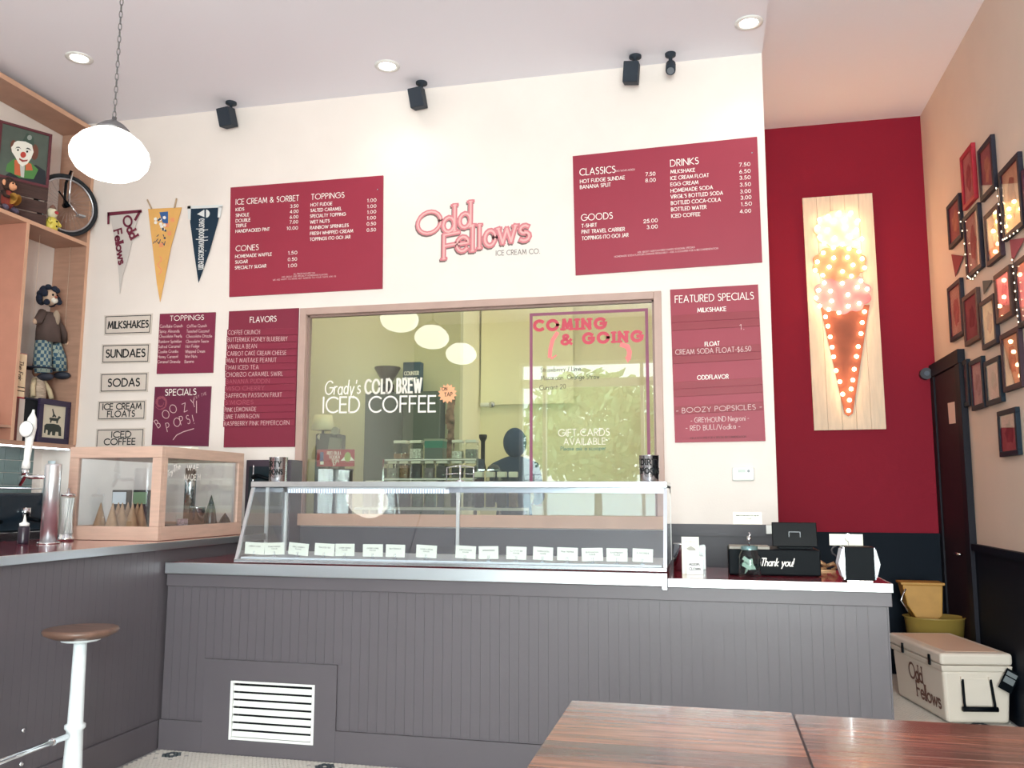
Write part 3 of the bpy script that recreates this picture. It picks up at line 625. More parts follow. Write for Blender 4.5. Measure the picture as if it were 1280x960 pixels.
for s_, *a in (('ALL PRICES INCLUDE TAX', 443, 656, 565, 649), ('ASK ABOUT OUR SPECIALTY HOMEMADE FLAVORS', 375, 673, 637, 658), ('WE ARE HAPPY TO MAKE ANY SUNDAE TO YOUR TASTE ASK US', 325, 690, 685, 668)): q = MB(); c1.txt(q, s_, *a, 8, wt=.14); part('small_print', q, chalk, t)
part('screw', MB().cyl(tuple(c1(923, 168, YW-.016)), .005, .004, 10, 'y'), steel, t)
c2 = CropMap(700, 160, 4.923, 1, Yt)
t = sign_board('menu_board', 'large red menu board for classics, goods and drinks, right of the logo', c2, ((78, 173), (1213, 53), (1245, 826), (96, 906)), sign_red)
q = MB(); q2 = MB()
for s_, *a in (('CLASSICS', 122, 292, 340, 274, 40), ('GOODS', 131, 571, 323, 557, 38), ('DRINKS', 680, 237, 852, 220, 39)): q = MB(); c2.txt(q, s_, *a, wt=.11); part('heading', q, white_print, t)
for s_, *a in (('HOT FUDGE SUNDAE', 124, 340, 398, 315), ('7.50', 527, 296, 586, 291), ('BANANA SPLIT', 124, 375, 311, 358), ('8.00', 527, 334, 588, 329), ('T-SHIRT', 134, 613, 226, 606), ('25.00', 515, 585, 600, 578), ('PINT TRAVEL CARRIER', 134, 650, 398, 632), ('3.00', 535, 621, 600, 616), ('TOPPINGS (TO GO) JAR', 136, 690, 420, 668),
        ('MILKSHAKE', 681, 280, 830, 268), ('7.50', 1103, 237, 1170, 232), ('ICE CREAM FLOAT', 681, 320, 915, 300), ('6.50', 1104, 279, 1172, 274), ('EGG CREAM', 681, 358, 850, 344), ('3.50', 1106, 317, 1172, 313), ('HOMEMADE SODA', 682, 397, 940, 375), ('3.50', 1108, 360, 1174, 355), ("VIRGIL'S BOTTLED SODA", 682, 434, 1002, 409), ('3.00', 1110, 402, 1174, 397), ('BOTTLED COCA-COLA', 684, 473, 988, 450), ('3.00', 1113, 440, 1177, 435), ('BOTTLED WATER', 685, 512, 900, 496), ('1.50', 1115, 480, 1180, 475), ('ICED COFFEE', 686, 552, 862, 540), ('4.00', 1108, 524, 1175, 519)): q2 = MB(); c2.txt(q2, s_, *a, 21, wt=.14); part('price_line', q2, white_print, t)
q = MB()
for s_, *a in (('(NO SUGAR ADDED)', 345, 270, 460, 260), ('ASK ABOUT OUR FLAVORED SHAKES, SEASONAL SPECIALS', 478, 770, 830, 738), ('HOMEMADE SODA FLAVORS CHANGE REGULARLY - ASK A SCOOPER FOR A RECOMMENDATION', 335, 797, 973, 745)): q = MB(); c2.txt(q, s_, *a, 10, wt=.14); part('small_print', q, chalk, t)
part('screw', MB().cyl(tuple(c2(1182, 152, YW-.016)), .005, .004, 10, 'y'), steel, t)
# small toppings board
c3 = CropMap(180, 370, 4.8, 1, Yt)
t = sign_board('toppings_board', 'small red board with a handwritten list of toppings, right of the milkshakes sign', c3, ((95, 107), (428, 97), (412, 460), (75, 467)), mat('sign_plum', (126, 32, 66), .5))
q = MB(); c3.txt(q, 'TOPPINGS', 157, 148, 358, 142, 28, wt=.12); part('heading', q, white_print, t)
q = MB()
for i, (l_, r_) in enumerate((('Cornflake Crunch', 'Coffee Crunch'), ('Spicy Almonds', 'Toasted Coconut'), ('Chocolate Pearls', 'Chocolate Drizzle'), ('Rainbow Sprinkles', 'Chocolate Sauce'), ('Salted Caramel', 'Hot Fudge'), ('Cookie Crumbs', 'Whipped Cream'), ('Honey Caramel', 'Wet Nuts'), ('Caramel Granola', 'Banana'))):
    yy = 190+30.5*i; xx = 95-2*i
    q = MB(); c3.txt(q, l_, xx, yy, xx+min(135, 9.2*len(l_)), yy-3, 17, wt=.13, jit=.06); part('handwriting', q, chalk, t); q = MB(); c3.txt(q, r_, 258-2*i, yy-1, 258-2*i+9*len(r_), yy-4, 17, wt=.13, jit=.06); part('handwriting', q, chalk, t)
t = sign_board('specials_board', 'small red board with chalk words about boozy pops, below the toppings board', c3, ((65, 545), (402, 542), (383, 902), (45, 893)), mat('sign_plum_dark', (104, 27, 62), .5))
q = MB(); c3.txt(q, 'SPECIALS', 127, 597, 312, 592, 36, wt=.12); part('heading', q, white_print, t)
q = MB()
def chalkw(s_, pos, h, ang):
    for ch, (x, y_) in zip(s_, pos):
        p = c3(x, y_, Yt); k = (c3(x, y_-h, Yt)-p).length; u = Vector((math.cos(ang), 0, math.sin(ang))); v = Vector((-math.sin(ang), 0, math.cos(ang)))
        text(q, ch, p, u, v, k*.75*max(GL[ch][0], .05)*1.1, k, wt=.07, jit=.03)
chalkw('BOO', ((85, 792), (128, 745), (172, 712)), 52, .65); chalkw('ZY', ((240, 695), (292, 670)), 50, .35)
chalkw('POPS!', ((140, 815), (185, 790), (222, 775), (262, 768), (300, 765)), 52, .3)
chalkw('TRY', ((302, 622), (314, 616), (326, 610)), 16, .3); chalkw('THE', ((345, 603), (358, 598), (370, 594)), 17, .25)
q.ribbon([c3(x, y_, Yt) for x, y_ in ((175, 862), (195, 835), (235, 815), (298, 796))], .006, (0, -1, 0)); q.ribbon([c3(315, 630, Yt), c3(315, 700, Yt)], .006, (0, -1, 0))
part('chalk_lettering', q, chalk, t)
q = MB()
for k in range(6): q.ribbon([c3(100+38*math.cos(a_+k)*(.5+.1*k), 640+42*math.sin(a_+k)*(.5+.1*k), Yt) for a_ in [j*PI/5 for j in range(7)]], .003, (0, -1, 0))
part('chalk_flower', q, chalk_dim, t)
# flavors board
t = sign_board('flavors_board', 'tall red flavors board with fourteen handwritten slats, left of the kitchen window', c3, ((510, 92), (928, 72), (903, 905), (477, 908)), mat('sign_plum2', (128, 31, 58), .5))
q = MB(); c3.txt(q, 'FLAVORS', 636, 159, 793, 152, 32, wt=.11); part('heading', q, white_print, t)
names = [('COFFEE CRUNCH', 695), ('BUTTERMILK HONEY BLUEBERRY', 860), ('VANILLA BEAN', 675), ('CARROT CAKE CREAM CHEESE', 852), ('MALT MAITAKE PEANUT', 793), ('THAI ICED TEA', 687), ('CHORIZO CARAMEL SWIRL', 832), ('BANANA PUDDIN', 752), ('MISO CHERRY', 720), ('SAFFRON PASSION FRUIT', 825), ("S'MORES", 655), ('PINK LEMONADE', 672), ('LIME TARRAGON', 690), ('RASPBERRY PINK PEPPERCORN', 870)]
for i, (s_, xe) in enumerate(names):
    y0 = 201+42.0*i; y1 = y0+39; xl = 497-1.7*i+random.uniform(-3, 3); xr = 921-1.3*i
    Pq = [c3(x, y_, YW-.018) for x, y_ in ((xl, y0), (xr, y0-9), (xr-1, y1-9), (xl-1, y1))]
    sl = part('slat', MB().prism(Pq, (0, 1, 0), .0055), mat('slat_plum', (133, 33, 60), .5), t, bevel=.001)
    q = MB(); c3.txt(q, s_, xl+6, y1-8, xe, y1-8-4*(xe-xl)/400-2, 24, val=YW-.0192, wt=.085, gap=.28, jit=.05)
    part('handwriting', q, chalk if i not in (7, 8, 10) else chalk_dim, sl)
# featured specials
c4 = CropMap(830, 340, 4, 1, Yt)
t = sign_board('featured_board', 'tall red featured specials board with removable slats, under the drinks menu', c4, ((30, 88), (470, 62), (508, 845), (55, 853)), sign_red)
q = MB(); c4.txt(q, 'FEATURED SPECIALS', 56, 154, 448, 135, 34, wt=.1); part('heading', q, white_print, t)
for a_ in (('MILKSHAKE', 168, 201, 310, 194), ('FLOAT', 205, 371, 277, 366), ('ODDFLAVOR', 167, 538, 322, 532)): q = MB(); c4.txt(q, *a_, 20, wt=.16); part('subheading', q, white_print, t)
def xl4(y_): return 34+(y_-88)*.029
def xr4(y_): return 468+(y_-62)*.046
sl0 = None
for k, (y0, y1, s_, x0, x1) in enumerate(((217, 253, None, 0, 0), (258, 293, "1.", 380, 400), (384, 420, 'CREAM SODA FLOAT-$6.50', 58, 435), (425, 459, None, 0, 0), (551, 586, None, 0, 0), (590, 625, None, 0, 0), (672, 712, '- BOOZY POPSICLES -', 62, 488))):
    Pq = [c4(x, y_, YW-.018) for x, y_ in ((xl4(y0)+2, y0), (xr4(y0), y0-24), (xr4(y1), y1-24), (xl4(y1)+2, y1))]
    sl = part('slat', MB().prism(Pq, (0, 1, 0), .0055), slat_red, t, bevel=.001)
    if s_:
        q = MB(); c4.txt(q, s_, x0, y1-6, x1, y1-6-.05*(x1-x0), 24, val=YW-.0192, wt=.11, jit=.05); part('handwriting', q, chalk, sl)
for a_ in (('- GREYHOUND Negroni -', 135, 754, 425, 742), ('- RED BULL/Vodka -', 110, 793, 380, 782)): q = MB(); c4.txt(q, *a_, 24, wt=.11, jit=.06); part('handwriting', q, chalk, t)
q = MB(); c4.txt(q, 'ASK A SCOOPER FOR A SPECIAL RECOMMENDATION', 130, 836, 410, 828, 10, wt=.14); part('small_print', q, mat('dark_red_print', (90, 24, 36), .6), t)
# five cream plates
c5 = CropMap(100, 370, 4.8, 1, YW-.0105)
plates = [('MILKSHAKES', [('MILKSHAKES', 168, 195, 409, 187, 40)], (155, 125, 425, 115, 416, 217, 153, 225), 'uppermost of the five'),
          ('SUNDAES', [('SUNDAES', 156, 368, 389, 363, 44)], (140, 299, 411, 293, 406, 391, 137, 397), 'second from the top'),
          ('SODAS', [('SODAS', 168, 543, 356, 539, 44)], (130, 472, 400, 466, 395, 565, 126, 571), 'third from the top'),
          ('ICE CREAM FLOATS', [('ICE CREAM', 136, 682, 366, 677, 34), ('FLOATS', 164, 726, 327, 722, 34)], (117, 640, 387, 633, 383, 733, 112, 738), 'fourth from the top'),
          ('ICED COFFEE', [('ICED', 189, 849, 305, 846, 34), ('COFFEE', 144, 893, 329, 890, 35)], (107, 806, 378, 801, 372, 905, 100, 911), 'lowest of the five')]
for nme, lines, qd, wh in plates:
    pts = [(qd[i], qd[i+1]) for i in (0, 2, 4, 6)]; cx0 = sum(p[0] for p in pts)/4; cy0 = sum(p[1] for p in pts)/4
    big = [(cx0+(x-cx0)*1.07, cy0+(y_-cy0)*1.2) for x, y_ in pts]
    t = sign_board('plate_sign', 'cream plate lettered %s in black, %s' % (nme.lower(), wh), c5, big, cream_sign, th=.009, group='cream plate signs')
    q = MB(); q.ribbon([c5(*p) for p in pts]+[c5(*pts[0])], .006, (0, -1, 0)); part('border_line', q, black_print, t)
    q = MB()
    for l_ in lines: c5.txt(q, *l_, wt=.19)
    part('lettering', q, black_print, t)
# pennants
c6 = CropMap(120, 230, 6, 1, YW-.012)
def cloth(cmap, pts, y, n=10, amp=.004):
    mb = MB(); P = [cmap(x, yy, y) for x, yy in pts]; return mb.prism(P, (0, 1, 0), .003)
t = thing('pennant', 'pale grey pennant with maroon ties and lettering, leftmost on the wall', 'pennant', tuple(c6(200, 220, YW-.003)))
part('cloth', cloth(c6, ((105, 232), (330, 214), (292, 330), (245, 540), (200, 690), (178, 825), (172, 690), (140, 420)), YW-.012), mat('pennant_grey', (208, 200, 196), .9, bump=.3), t)
mr = mat('maroon_felt', (112, 38, 60), .9)
q = MB(); q.prism([c6(*p, YW-.016) for p in ((85, 212), (340, 192), (342, 212), (86, 238))], (0, 1, 0), .004); part('band', q, mr, t)
q = MB(); q.prism([c6(*p, YW-.016) for p in ((85, 215), (100, 213), (98, 300), (84, 302))], (0, 1, 0), .003); part('tie', q, mr, t)
q = MB(); q.prism([c6(*p, YW-.016) for p in ((320, 200), (338, 205), (298, 278), (284, 268))], (0, 1, 0), .003); part('tie', q, mr, t)
def vtext(q, s_, cmap, p0, p1, h, y, **k):
    a_ = cmap(*p0, y); b_ = cmap(*p1, y); u = b_-a_; n_ = Vector((0, -1, 0)); v = n_.cross(u).normalized()
    text(q, s_, a_, u, v, u.length, h, **k)
q = MB(); vtext(q, 'Odd', c6, (196, 262), (262, 415), .075, YW-.0165, wt=.24, serif=.12, gap=.12); vtext(q, 'Fellows', c6, (135, 352), (172, 605), .07, YW-.0165, wt=.22, serif=.1, gap=.12); part('lettering', q, mr, t)
t = thing('pennant', 'long orange pennant with a printed blue picture, middle of the three', 'pennant', tuple(c6(515, 180, YW-.003)))
part('cloth', cloth(c6, ((390, 187), (643, 175), (560, 480), (510, 740), (480, 885), (455, 740), (425, 480)), YW-.012), mat('pennant_orange', (232, 178, 104), .9, var=.05, bump=.3), t)
for a_, b_ in (((385, 118), (418, 188)), ((604, 108), (588, 182))): part('tie', MB().tube([c6(*a_, YW-.012), c6(*b_, YW-.012)], .007, 6), mat('tie_tan', (196, 168, 140), .9), t)
q = MB(); q.prism([c6(*p, YW-.0135) for p in ((475, 212), (540, 206), (540, 300), (500, 290))], (0, 1, 0), .001); part('blue_print', q, mat('print_blue', (58, 98, 158), .8), t)
q = MB(); rn = random.Random(5)
for k in range(9): x, y_ = rn.uniform(445, 520), rn.uniform(240, 345); q.prism([c6(x+14*math.cos(j*1.25), y_+14*math.sin(j*1.25), YW-.0145) for j in range(5)], (0, 1, 0), .0008)
part('white_print', q, white_print, t, kind='stuff')
q = MB()
for k in range(8): x, y_ = rn.uniform(440, 520), rn.uniform(370, 440); q.ribbon([c6(x, y_, YW-.0145), c6(x+rn.uniform(-18, 18), y_+rn.uniform(10, 30), YW-.0145)], .007, (0, -1, 0))
for x, y_ in ((470, 270), (480, 262), (520, 350), (515, 405)): q.prism([c6(x+9*math.cos(j*1.25), y_+9*math.sin(j*1.25), YW-.0152) for j in range(5)], (0, 1, 0), .0006)
part('dark_print', q, mat('print_navy', (40, 66, 96), .8), t, kind='stuff')
q = MB()
for x, y_ in ((575, 270), (552, 372), (490, 460), (535, 310)): 
    for j in range(4): q.ribbon([c6(x-14, y_-12+j*8, YW-.0145), c6(x+12, y_-14+j*8, YW-.0145)], .004, (0, -1, 0))
vtext(q, 'Odness', c6, (470, 550), (478, 740), .045, YW-.0145, wt=.14) if False else [q.ribbon([c6(478+14*math.sin(j*.9), 545+j*12, YW-.0145) for j in range(12)], .005, (0, -1, 0))]
part('pink_print', q, mat('print_pink', (244, 132, 120), .8), t, kind='stuff')
t = thing('pennant', 'dark teal pennant with white lettering and a cone emblem, right of the orange one', 'pennant', tuple(c6(820, 175, YW-.003)))
part('cloth', cloth(c6, ((705, 180), (940, 172), (912, 290), (850, 510), (768, 740), (735, 510), (706, 290)), YW-.012), navy, t)
q = MB(); q.prism([c6(*p, YW-.016) for p in ((685, 165), (948, 155), (948, 175), (686, 186))], (0, 1, 0), .004); part('band', q, mat('felt_white', (225, 226, 226), .9), t)
for pp in (((686, 165), (710, 165), (708, 270), (690, 262)), ((918, 172), (946, 168), (930, 252), (912, 250))): part('tie', MB().prism([c6(*p, YW-.016) for p in pp], (0, 1, 0), .003), MATS['felt_white'], t)
q = MB(); q.prism([c6(825+28*math.cos(a_), 222+30*math.sin(a_), YW-.014) for a_ in [j*PI/8-PI/2 for j in range(9)]], (0, 1, 0), .001); q.prism([c6(*p, YW-.014) for p in ((812, 192), (758, 226), (812, 248))], (0, 1, 0), .001)
part('cone_emblem', q, MATS['felt_white'], t)
q = MB(); vtext(q, 'everybodylovesicecream', c6, (775, 262), (768, 640), .08, YW-.0145, wt=.075, gap=.2); part('lettering', q, MATS['felt_white'], t)
# shop logo painted on the wall
c7 = CropMap(500, 230, 6.4, 1, YW-.002)
lg = thing('wall_logo', 'large pink painted script logo on the white wall between the menu boards', 'logo', tuple(c7(600, 400, YW-.001)))
def logo(cmap, q, y, w_, dx=0, dy=0, wt=.2, sf=.11):
    for s_, x0, y0, x1, y1, h in (('O', 140, 410, 325, 395, 172), ('d', 345, 390, 438, 378, 205), ('d', 475, 355, 566, 343, 200), ('F', 350, 598, 470, 565, 190), ('e', 452, 545, 545, 545, 205), ('l', 575, 535, 585, 533, 205), ('l', 632, 512, 640, 510, 185), ('o', 678, 500, 762, 490, 215), ('w', 785, 478, 925, 440, 215), ('s', 958, 458, 1035, 440, 215)):
        p = cmap(x0+dx, y0+dy, y); b_ = cmap(x1+dx, y1+dy, y); hh = (cmap(x0, y0-h, y)-cmap(x0, y0, y)).length
        text(q, s_, p, Vector((1, 0, 0)), (0, 0, 1), abs(b_.x-p.x), hh, wt=wt*w_, serif=sf if s_ in 'dFlw' else 0, lift=.12 if s_ in 'Fw' else .1)
q = MB(); logo(c7, q, YW-.0015, 1.0, 0, 4) ; 
for i, v in enumerate(q.v): q.v[i] = (v[0]-.006, v[1], v[2]-.008)
part('lettering_shadow', q, mat('logo_shadow', (120, 100, 96), .7), lg)
q = MB(); logo(c7, q, YW-.003, 1.0); part('lettering', q, mat('logo_pink', (214, 128, 136), .7), lg)
q = MB(); logo(c7, q, YW-.0045, .35, sf=.05); part('lettering_highlight', q, mat('logo_light', (240, 180, 178), .7), lg)
q = MB(); c7.txt(q, 'ICE CREAM CO.', 768, 572, 1118, 555, 38, wt=.13, gap=.24); part('subtitle', q, mat('logo_grey', (130, 118, 114), .7), lg)
# thermostat
c = at(929, 593, 1, YW)
t = thing('thermostat', 'small white thermostat on the wall above the register', 'thermostat', (c.x, YW-.001, c.z))
part('body', B(-.075, .075, -.03, 0, -.045, .05), white_pl, t, world=False, bevel=.012, seg=3); part('screen', B(-.035, .015, -.0315, -.03, .012, .032), mat('lcd_grey', (150, 160, 150), .3), t, world=False); part('dial', MB().cyl((.035, -.033, .022), .01, .004, 12, 'y'), mat('dial_grey', (120, 124, 130), .4), t, world=False)

# ------------------------------------------------------------------ ceiling fixtures
for i, (px, py) in enumerate(((99, 72), (484, 82), (936, 28))):
    c = at(px, py, 2, CZ)
    t = thing('downlight', ['recessed spiral-bulb downlight at the left, above the pendant', 'recessed downlight in the middle of the ceiling', 'bright recessed downlight at the right edge of the lower ceiling'][i], 'light', (c.x, c.y, CZ-.001), 'recessed ceiling lights')
    part('trim_ring', MB().lathe([(.095, 0), (.095, -.006), (.065, -.008), (.06, 0)], n=28, close=False), white_pl, t, world=False)
    part('lamp', MB().lathe([(.06, -.001), (.05, -.006), (.0, -.010)], n=20, close=False), mat('downlight_glow', (255, 246, 230), .5, emit=14), t, world=False)
    lamp('spot_light', 'SPOT', (c.x, c.y, CZ-.03), SPOT_W, (1, .93, .82), spot_size=2.2, spot_blend=.8, shadow_soft_size=.06)
spk = mat('speaker_black', (38, 48, 60), .7)
for i, (px, py) in enumerate(((289, 128), (527, 103), (794, 70))):
    c = at(px, py, 2, CZ)
    t = thing('ceiling_speaker', ['small black box speaker hung from the ceiling, leftmost of three', 'small black box speaker hung from the ceiling, above the logo', 'small black box speaker hung from the ceiling, above the drinks menu'][i], 'speaker', (c.x, c.y, CZ), 'ceiling speakers')
    part('mount', MB().lathe([(.045, 0), (.045, -.015), (.012, -.02), (.012, -.06)], n=16), spk, t, world=False)
    tilt = Matrix.Translation((-.03, 0, -.13)) @ Matrix.Rotation(-.12 if i < 2 else .10, 4, 'Y') @ Matrix.Rotation(.25, 4, 'X')
    tilt = Matrix.Translation((0, 0, 0)) @ tilt
    bx = part('cabinet', B(-.055, .055, -.06, .06, -.075, .075).xf(tilt), spk, t, world=False, bevel=.006)
    part('grille', B(-.05, .05, -.066, -.0605, -.07, .07).xf(tilt), mat('grille_black', (38, 46, 58), .8), t, world=False)
c = at(838, 67, 2, CZ)
t = thing('security_camera', 'small dark bullet camera hung from the ceiling beside the right speaker', 'camera', (c.x, c.y, CZ))
part('mount', MB().lathe([(.04, 0), (.038, -.02), (.014, -.026), (.014, -.08)], n=16), spk, t, world=False)
part('body', MB().tube([(0, .03, -.07), (0, -.04, -.15)], .036, 14), spk, t, world=False); part('lens', MB().tube([(0, -.04, -.15), (0, -.045, -.156)], .026, 12), mat('lens_grey', (120, 126, 134), .2), t, world=False)
# pendants
opal = mat('opal_glass', (255, 250, 238), .4, emit=PENDANT_E); pewter = mat('pewter', (120, 118, 120), .4, .6)
lk = MB(); L1 = .023; lk.tube([(0.0085*math.cos(a), 0, L1*math.sin(a)) for a in [2*PI*i/10 for i in range(10)]], .0026, 5, closed=True)
link_me = lk.mesh('link', pewter)
for i, yy in enumerate((3.95, 2.85, 1.6)):
    base = at(138, 190, 1, 3.95)
    X, Z = base.x, base.z
    t = thing('pendant_lamp', ['schoolhouse pendant lamp with a glowing white shade on a chain, nearest the counter', 'schoolhouse pendant lamp cut off by the left edge of the photo', 'schoolhouse pendant lamp seen only reflected in the kitchen window'][i], 'lamp', (X, yy, Z), 'schoolhouse pendant lamps')
    tl = Matrix.Rotation(.06, 4, 'Y')
    part('shade', MB().lathe([(.078, .12), (.108, .106), (.158, .070), (.195, .022), (.206, -.018), (.198, -.062), (.166, -.108), (.115, -.139), (.05, -.156), (.0, -.159)], n=40, close=False).xf(tl), opal, t, world=False)
    part('fitter', MB().lathe([(.088, .112), (.086, .132), (.055, .16), (.022, .178), (.012, .185), (.012, .2)], n=24).xf(tl), pewter, t, world=False)
    n_ = int((CZ-Z-.2-.05)/.037)
    for k in range(n_+1):
        o = link('link', link_me, t, (.01*(1 if k == 0 else 1), 0, .215+k*.037)); o.rotation_euler = (0, 0, (k % 2)*PI/2+.4)
    part('canopy', MB().lathe([(.06, CZ-Z), (.055, CZ-Z-.02), (.015, CZ-Z-.035)], (.01, 0, 0), n=20), pewter, t, world=False)

# ------------------------------------------------------------------ shelf unit on the left wall
XF = -5.13
su = thing('shelf_unit', 'tall built-in birch shelf unit on the left wall', 'shelf', (XL+.01, 5.0, 1.86))
Y0 = 3.6; YE = YW-.005
part('end_panel', B(XL+.005, XF, YE-.03, YE, 1.86, 4.64), shelf_wood, su); part('top_board', B(XL+.005, XF, Y0, YE-.031, 4.60, 4.64), shelf_wood, su)
part('upper_shelf', B(XL+.005, XF, Y0, YE-.031, 3.585, 3.615), shelf_wood, su); part('bottom_shelf', B(XL+.005, XF, Y0, YE-.031, 1.86, 1.895), shelf_wood, su)
part('divider', B(XL+.005, XF, 5.50, 5.53, 1.896, 3.584), mat('divider_pink', (186, 128, 108), .6, var=.05), su)
part('low_shelf', B(XL+.005, XF, Y0, 5.499, 1.985, 2.005), shelf_wood, su)
part('edge_banding', B(XF, XF+.004, Y0, YE, 3.585, 3.615).box(XF, XF+.004, 5.50, 5.53, 1.896, 3.584).box(XF, XF+.004, Y0, YE, 4.60, 4.64).box(XF, XF+.004, YE-.03, YE, 1.896, 3.584).box(XF, XF+.004, YE-.03, YE, 3.616, 4.6), shelf_edge, su)
part('light_strip', B(XF-.04, XF-.015, Y0, YE-.05, 1.85, 1.86), mat('led_strip', (235, 246, 255), .5, emit=5), su, label='lit white strip under the lowest board')
part('cup_rail', MB().tube([(XF-.01, Y0, 4.1), (XF-.01, Y0+.01, 4.1)], .004), steel, su) if False else None
# crate
crate_w = mat('crate_wood', (70, 48, 44), .8, var=.3, vs=10, stretch=(1, 1, 6), bump=.4)
AC = math.radians(59.3); cd_ = Vector((math.cos(AC), math.sin(AC), 0)); cn_ = Vector((math.sin(AC), -math.cos(AC), 0))
CR = Vector((-5.152, 5.722, 3.617))            # right front bottom corner of the crate
t = thing('wooden_crate', 'dark slatted wooden crate on the upper shelf below the clown portrait', 'crate', tuple(CR), rz=AC)
CW = .44; CH = .318
for k in range(3): part('slat', B(-CW, 0, 0, .012, .108*k, .108*k+.096), crate_w, t, world=False, bevel=.002)
for x_, d_ in ((-.015, .03), (-.30, .05)): part('corner_post', B(x_, x_+.015, .0125, d_, 0, CH-.006), mat('crate_end', (120, 104, 96), .8, var=.2), t, world=False)
part('top_board', B(-CW, 0, 0, .03, CH-.005, CH+.005), crate_w, t, world=False)
# clown portrait standing on the crate
def face_plane(px, py, off=0): return at(px, py, 0, -5.22+off)
cq = CropMap(0, 90, 9.6, 0, -5.22)
PZ0 = 3.617+CH+.006; PO = Vector((-5.152, 5.722, PZ0)); PW = .385; PHH = at(65, 168, 1, 5.722).z-PZ0
t = thing('framed_painting', 'framed portrait of a clown with a red nose and green collar, on the crate', 'painting', tuple(PO), rz=AC)
frm = mat('frame_burgundy', (92, 36, 46), .5)
part('frame', B(-PW, 0, 0, .025, 0, .022).box(-PW, 0, 0, .025, PHH-.022, PHH).box(-PW, -PW+.022, 0, .025, .022, PHH-.022).box(-.022, 0, 0, .025, .022, PHH-.022), frm, t, world=False, bevel=.003)
part('canvas', B(-PW+.022, -.022, .008, .02, .022, PHH-.022), mat('canvas_green_grey', (82, 92, 84), .7, var=.1), t, world=False)
def on_canvas(px, py, off):
    d = FWD*F_PX + RT2*(px-640) - UP2*(py-480); o = Vector((0, 0, CAM_H)); p0 = PO+cn_*off
    tt = (p0-o).dot(cn_)/d.dot(cn_); p = o+d*tt; return Vector(((p-PO).dot(cd_), -off, p.z-PZ0))
def disc(cx, cy, rx, ry, k=16, a0=0, a1=2*PI): return [(cx+rx*math.cos(a0+(a1-a0)*i/k), cy+ry*math.sin(a0+(a1-a0)*i/k)) for i in range(k if a1-a0 > 6 else k+1)]
def paint(nm, pts, m_, lvl):
    # photo pixels -> canvas plane
    part(nm, MB().prism([on_canvas(x, y_, -.008+.0006*lvl) for x, y_ in pts], (0, 1, 0), .0005), m_, t, world=False)
paint('painted_coat', [(2, 226), (8, 218), (20, 210), (45, 206), (57, 214), (58, 234), (4, 234)], mat('coat_dark', (28, 34, 42), .7), 1)
paint('painted_collar', [(7, 214), (9, 205), (18, 198), (38, 203), (48, 212), (42, 224), (24, 222), (14, 216)], mat('collar_green', (76, 128, 66), .7), 2)
paint('painted_lapel', [(18, 200), (24, 200), (26, 220), (18, 218)], mat('lapel_orange', (196, 98, 62), .7), 3); paint('painted_lapel', [(32, 202), (39, 205), (41, 213), (32, 213)], MATS['lapel_orange'], 3)
paint('painted_shirt', [(25, 206), (31, 207), (30, 222), (26, 221)], mat('shirt_stripe', (190, 190, 186), .7), 4)
paint('painted_hair', disc(43, 190, 5, 10), mat('hair_red_brown', (110, 66, 52), .8), 3); paint('painted_hair', disc(17, 183, 4, 8), MATS['hair_red_brown'], 3)
paint('painted_face', [(18, 178), (22, 176), (32, 177), (40, 181), (42, 190), (39, 198), (34, 205), (28, 208), (23, 204), (19, 196), (15, 190), (14, 184), (16, 182)], mat('face_white', (236, 232, 222), .6), 5)
paint('painted_hat', [(28, 176), (34, 166), (42, 172), (43, 183), (36, 178)], mat('hat_green', (58, 78, 68), .7), 6); paint('painted_pompom', disc(37, 172, 3, 3.2), mat('pompom_grey', (150, 156, 150), .8), 7)
paint('painted_nose', disc(29, 193.5, 3.6, 3.8), mat('nose_red', (190, 62, 48), .5), 7); paint('painted_mouth', [(24, 197.5), (29, 200), (35, 199.5), (34, 201.5), (28, 202.5), (24, 199.5)], mat('mouth_red', (150, 52, 46), .5), 7)
for ex, ey in ((22.5, 187.5), (34, 189.5)): paint('painted_eye', disc(ex, ey, 1.3, 1.4, 8), black_print, 7)
for pts in ([(19, 186), (21, 183.5), (24, 183.5), (26.5, 186.5), (24, 184.8), (21, 184.8)], [(32, 186.5), (34, 184.5), (37, 185.5), (39.5, 189), (37, 187), (34, 186)]): paint('painted_brow', pts, black_print, 7)
# unicycle
def ring(c, d, r, k=40):
    return [Vector(c)+Vector(d)*r*math.cos(2*PI*i/k)+Vector((0, 0, r*math.sin(2*PI*i/k))) for i in range(k)]
Rw = .262
hubc = at(84, 257, 1, 5.95); hubc.z = 3.616+Rw
tyre = mat('tyre_black', (28, 32, 38), .8)
dvec = Vector((.42, .907, 0)).normalized(); nv = Vector((dvec.y, -dvec.x, 0))
hubc.y = min(hubc.y, YE-.004-Rw*dvec.y-.01)
t = thing('unicycle', 'small unicycle wheel with cranks and pedals standing on the upper shelf', 'unicycle', (hubc.x, hubc.y, 3.617))
part('tyre', MB().tube(ring(hubc, dvec, Rw-.017), .017, 10, True), tyre, t); part('rim', MB().tube(ring(hubc, dvec, Rw-.04), .008, 8, True), alu, t)
sp = MB()
for k in range(28):
    a_ = 2*PI*k/28; sp.tube([hubc+dvec*.02*math.cos(a_+.8)+Vector((0, 0, .02*math.sin(a_+.8))), hubc+dvec*(Rw-.045)*math.cos(a_)+Vector((0, 0, (Rw-.045)*math.sin(a_)))], .0009, 4)
part('spokes', sp, steel, t); part('hub', MB().tube([hubc-nv*.035, hubc+nv*.035], .022, 12), black_pl, t)
fk = hubc+nv*.04
part('fork', MB().tube([fk, fk+Vector((0, 0, Rw*.75)), hubc+nv*.02+dvec*.02+Vector((0, 0, Rw+.02))], .008, 8), chrome, t); fk2 = hubc-nv*.04
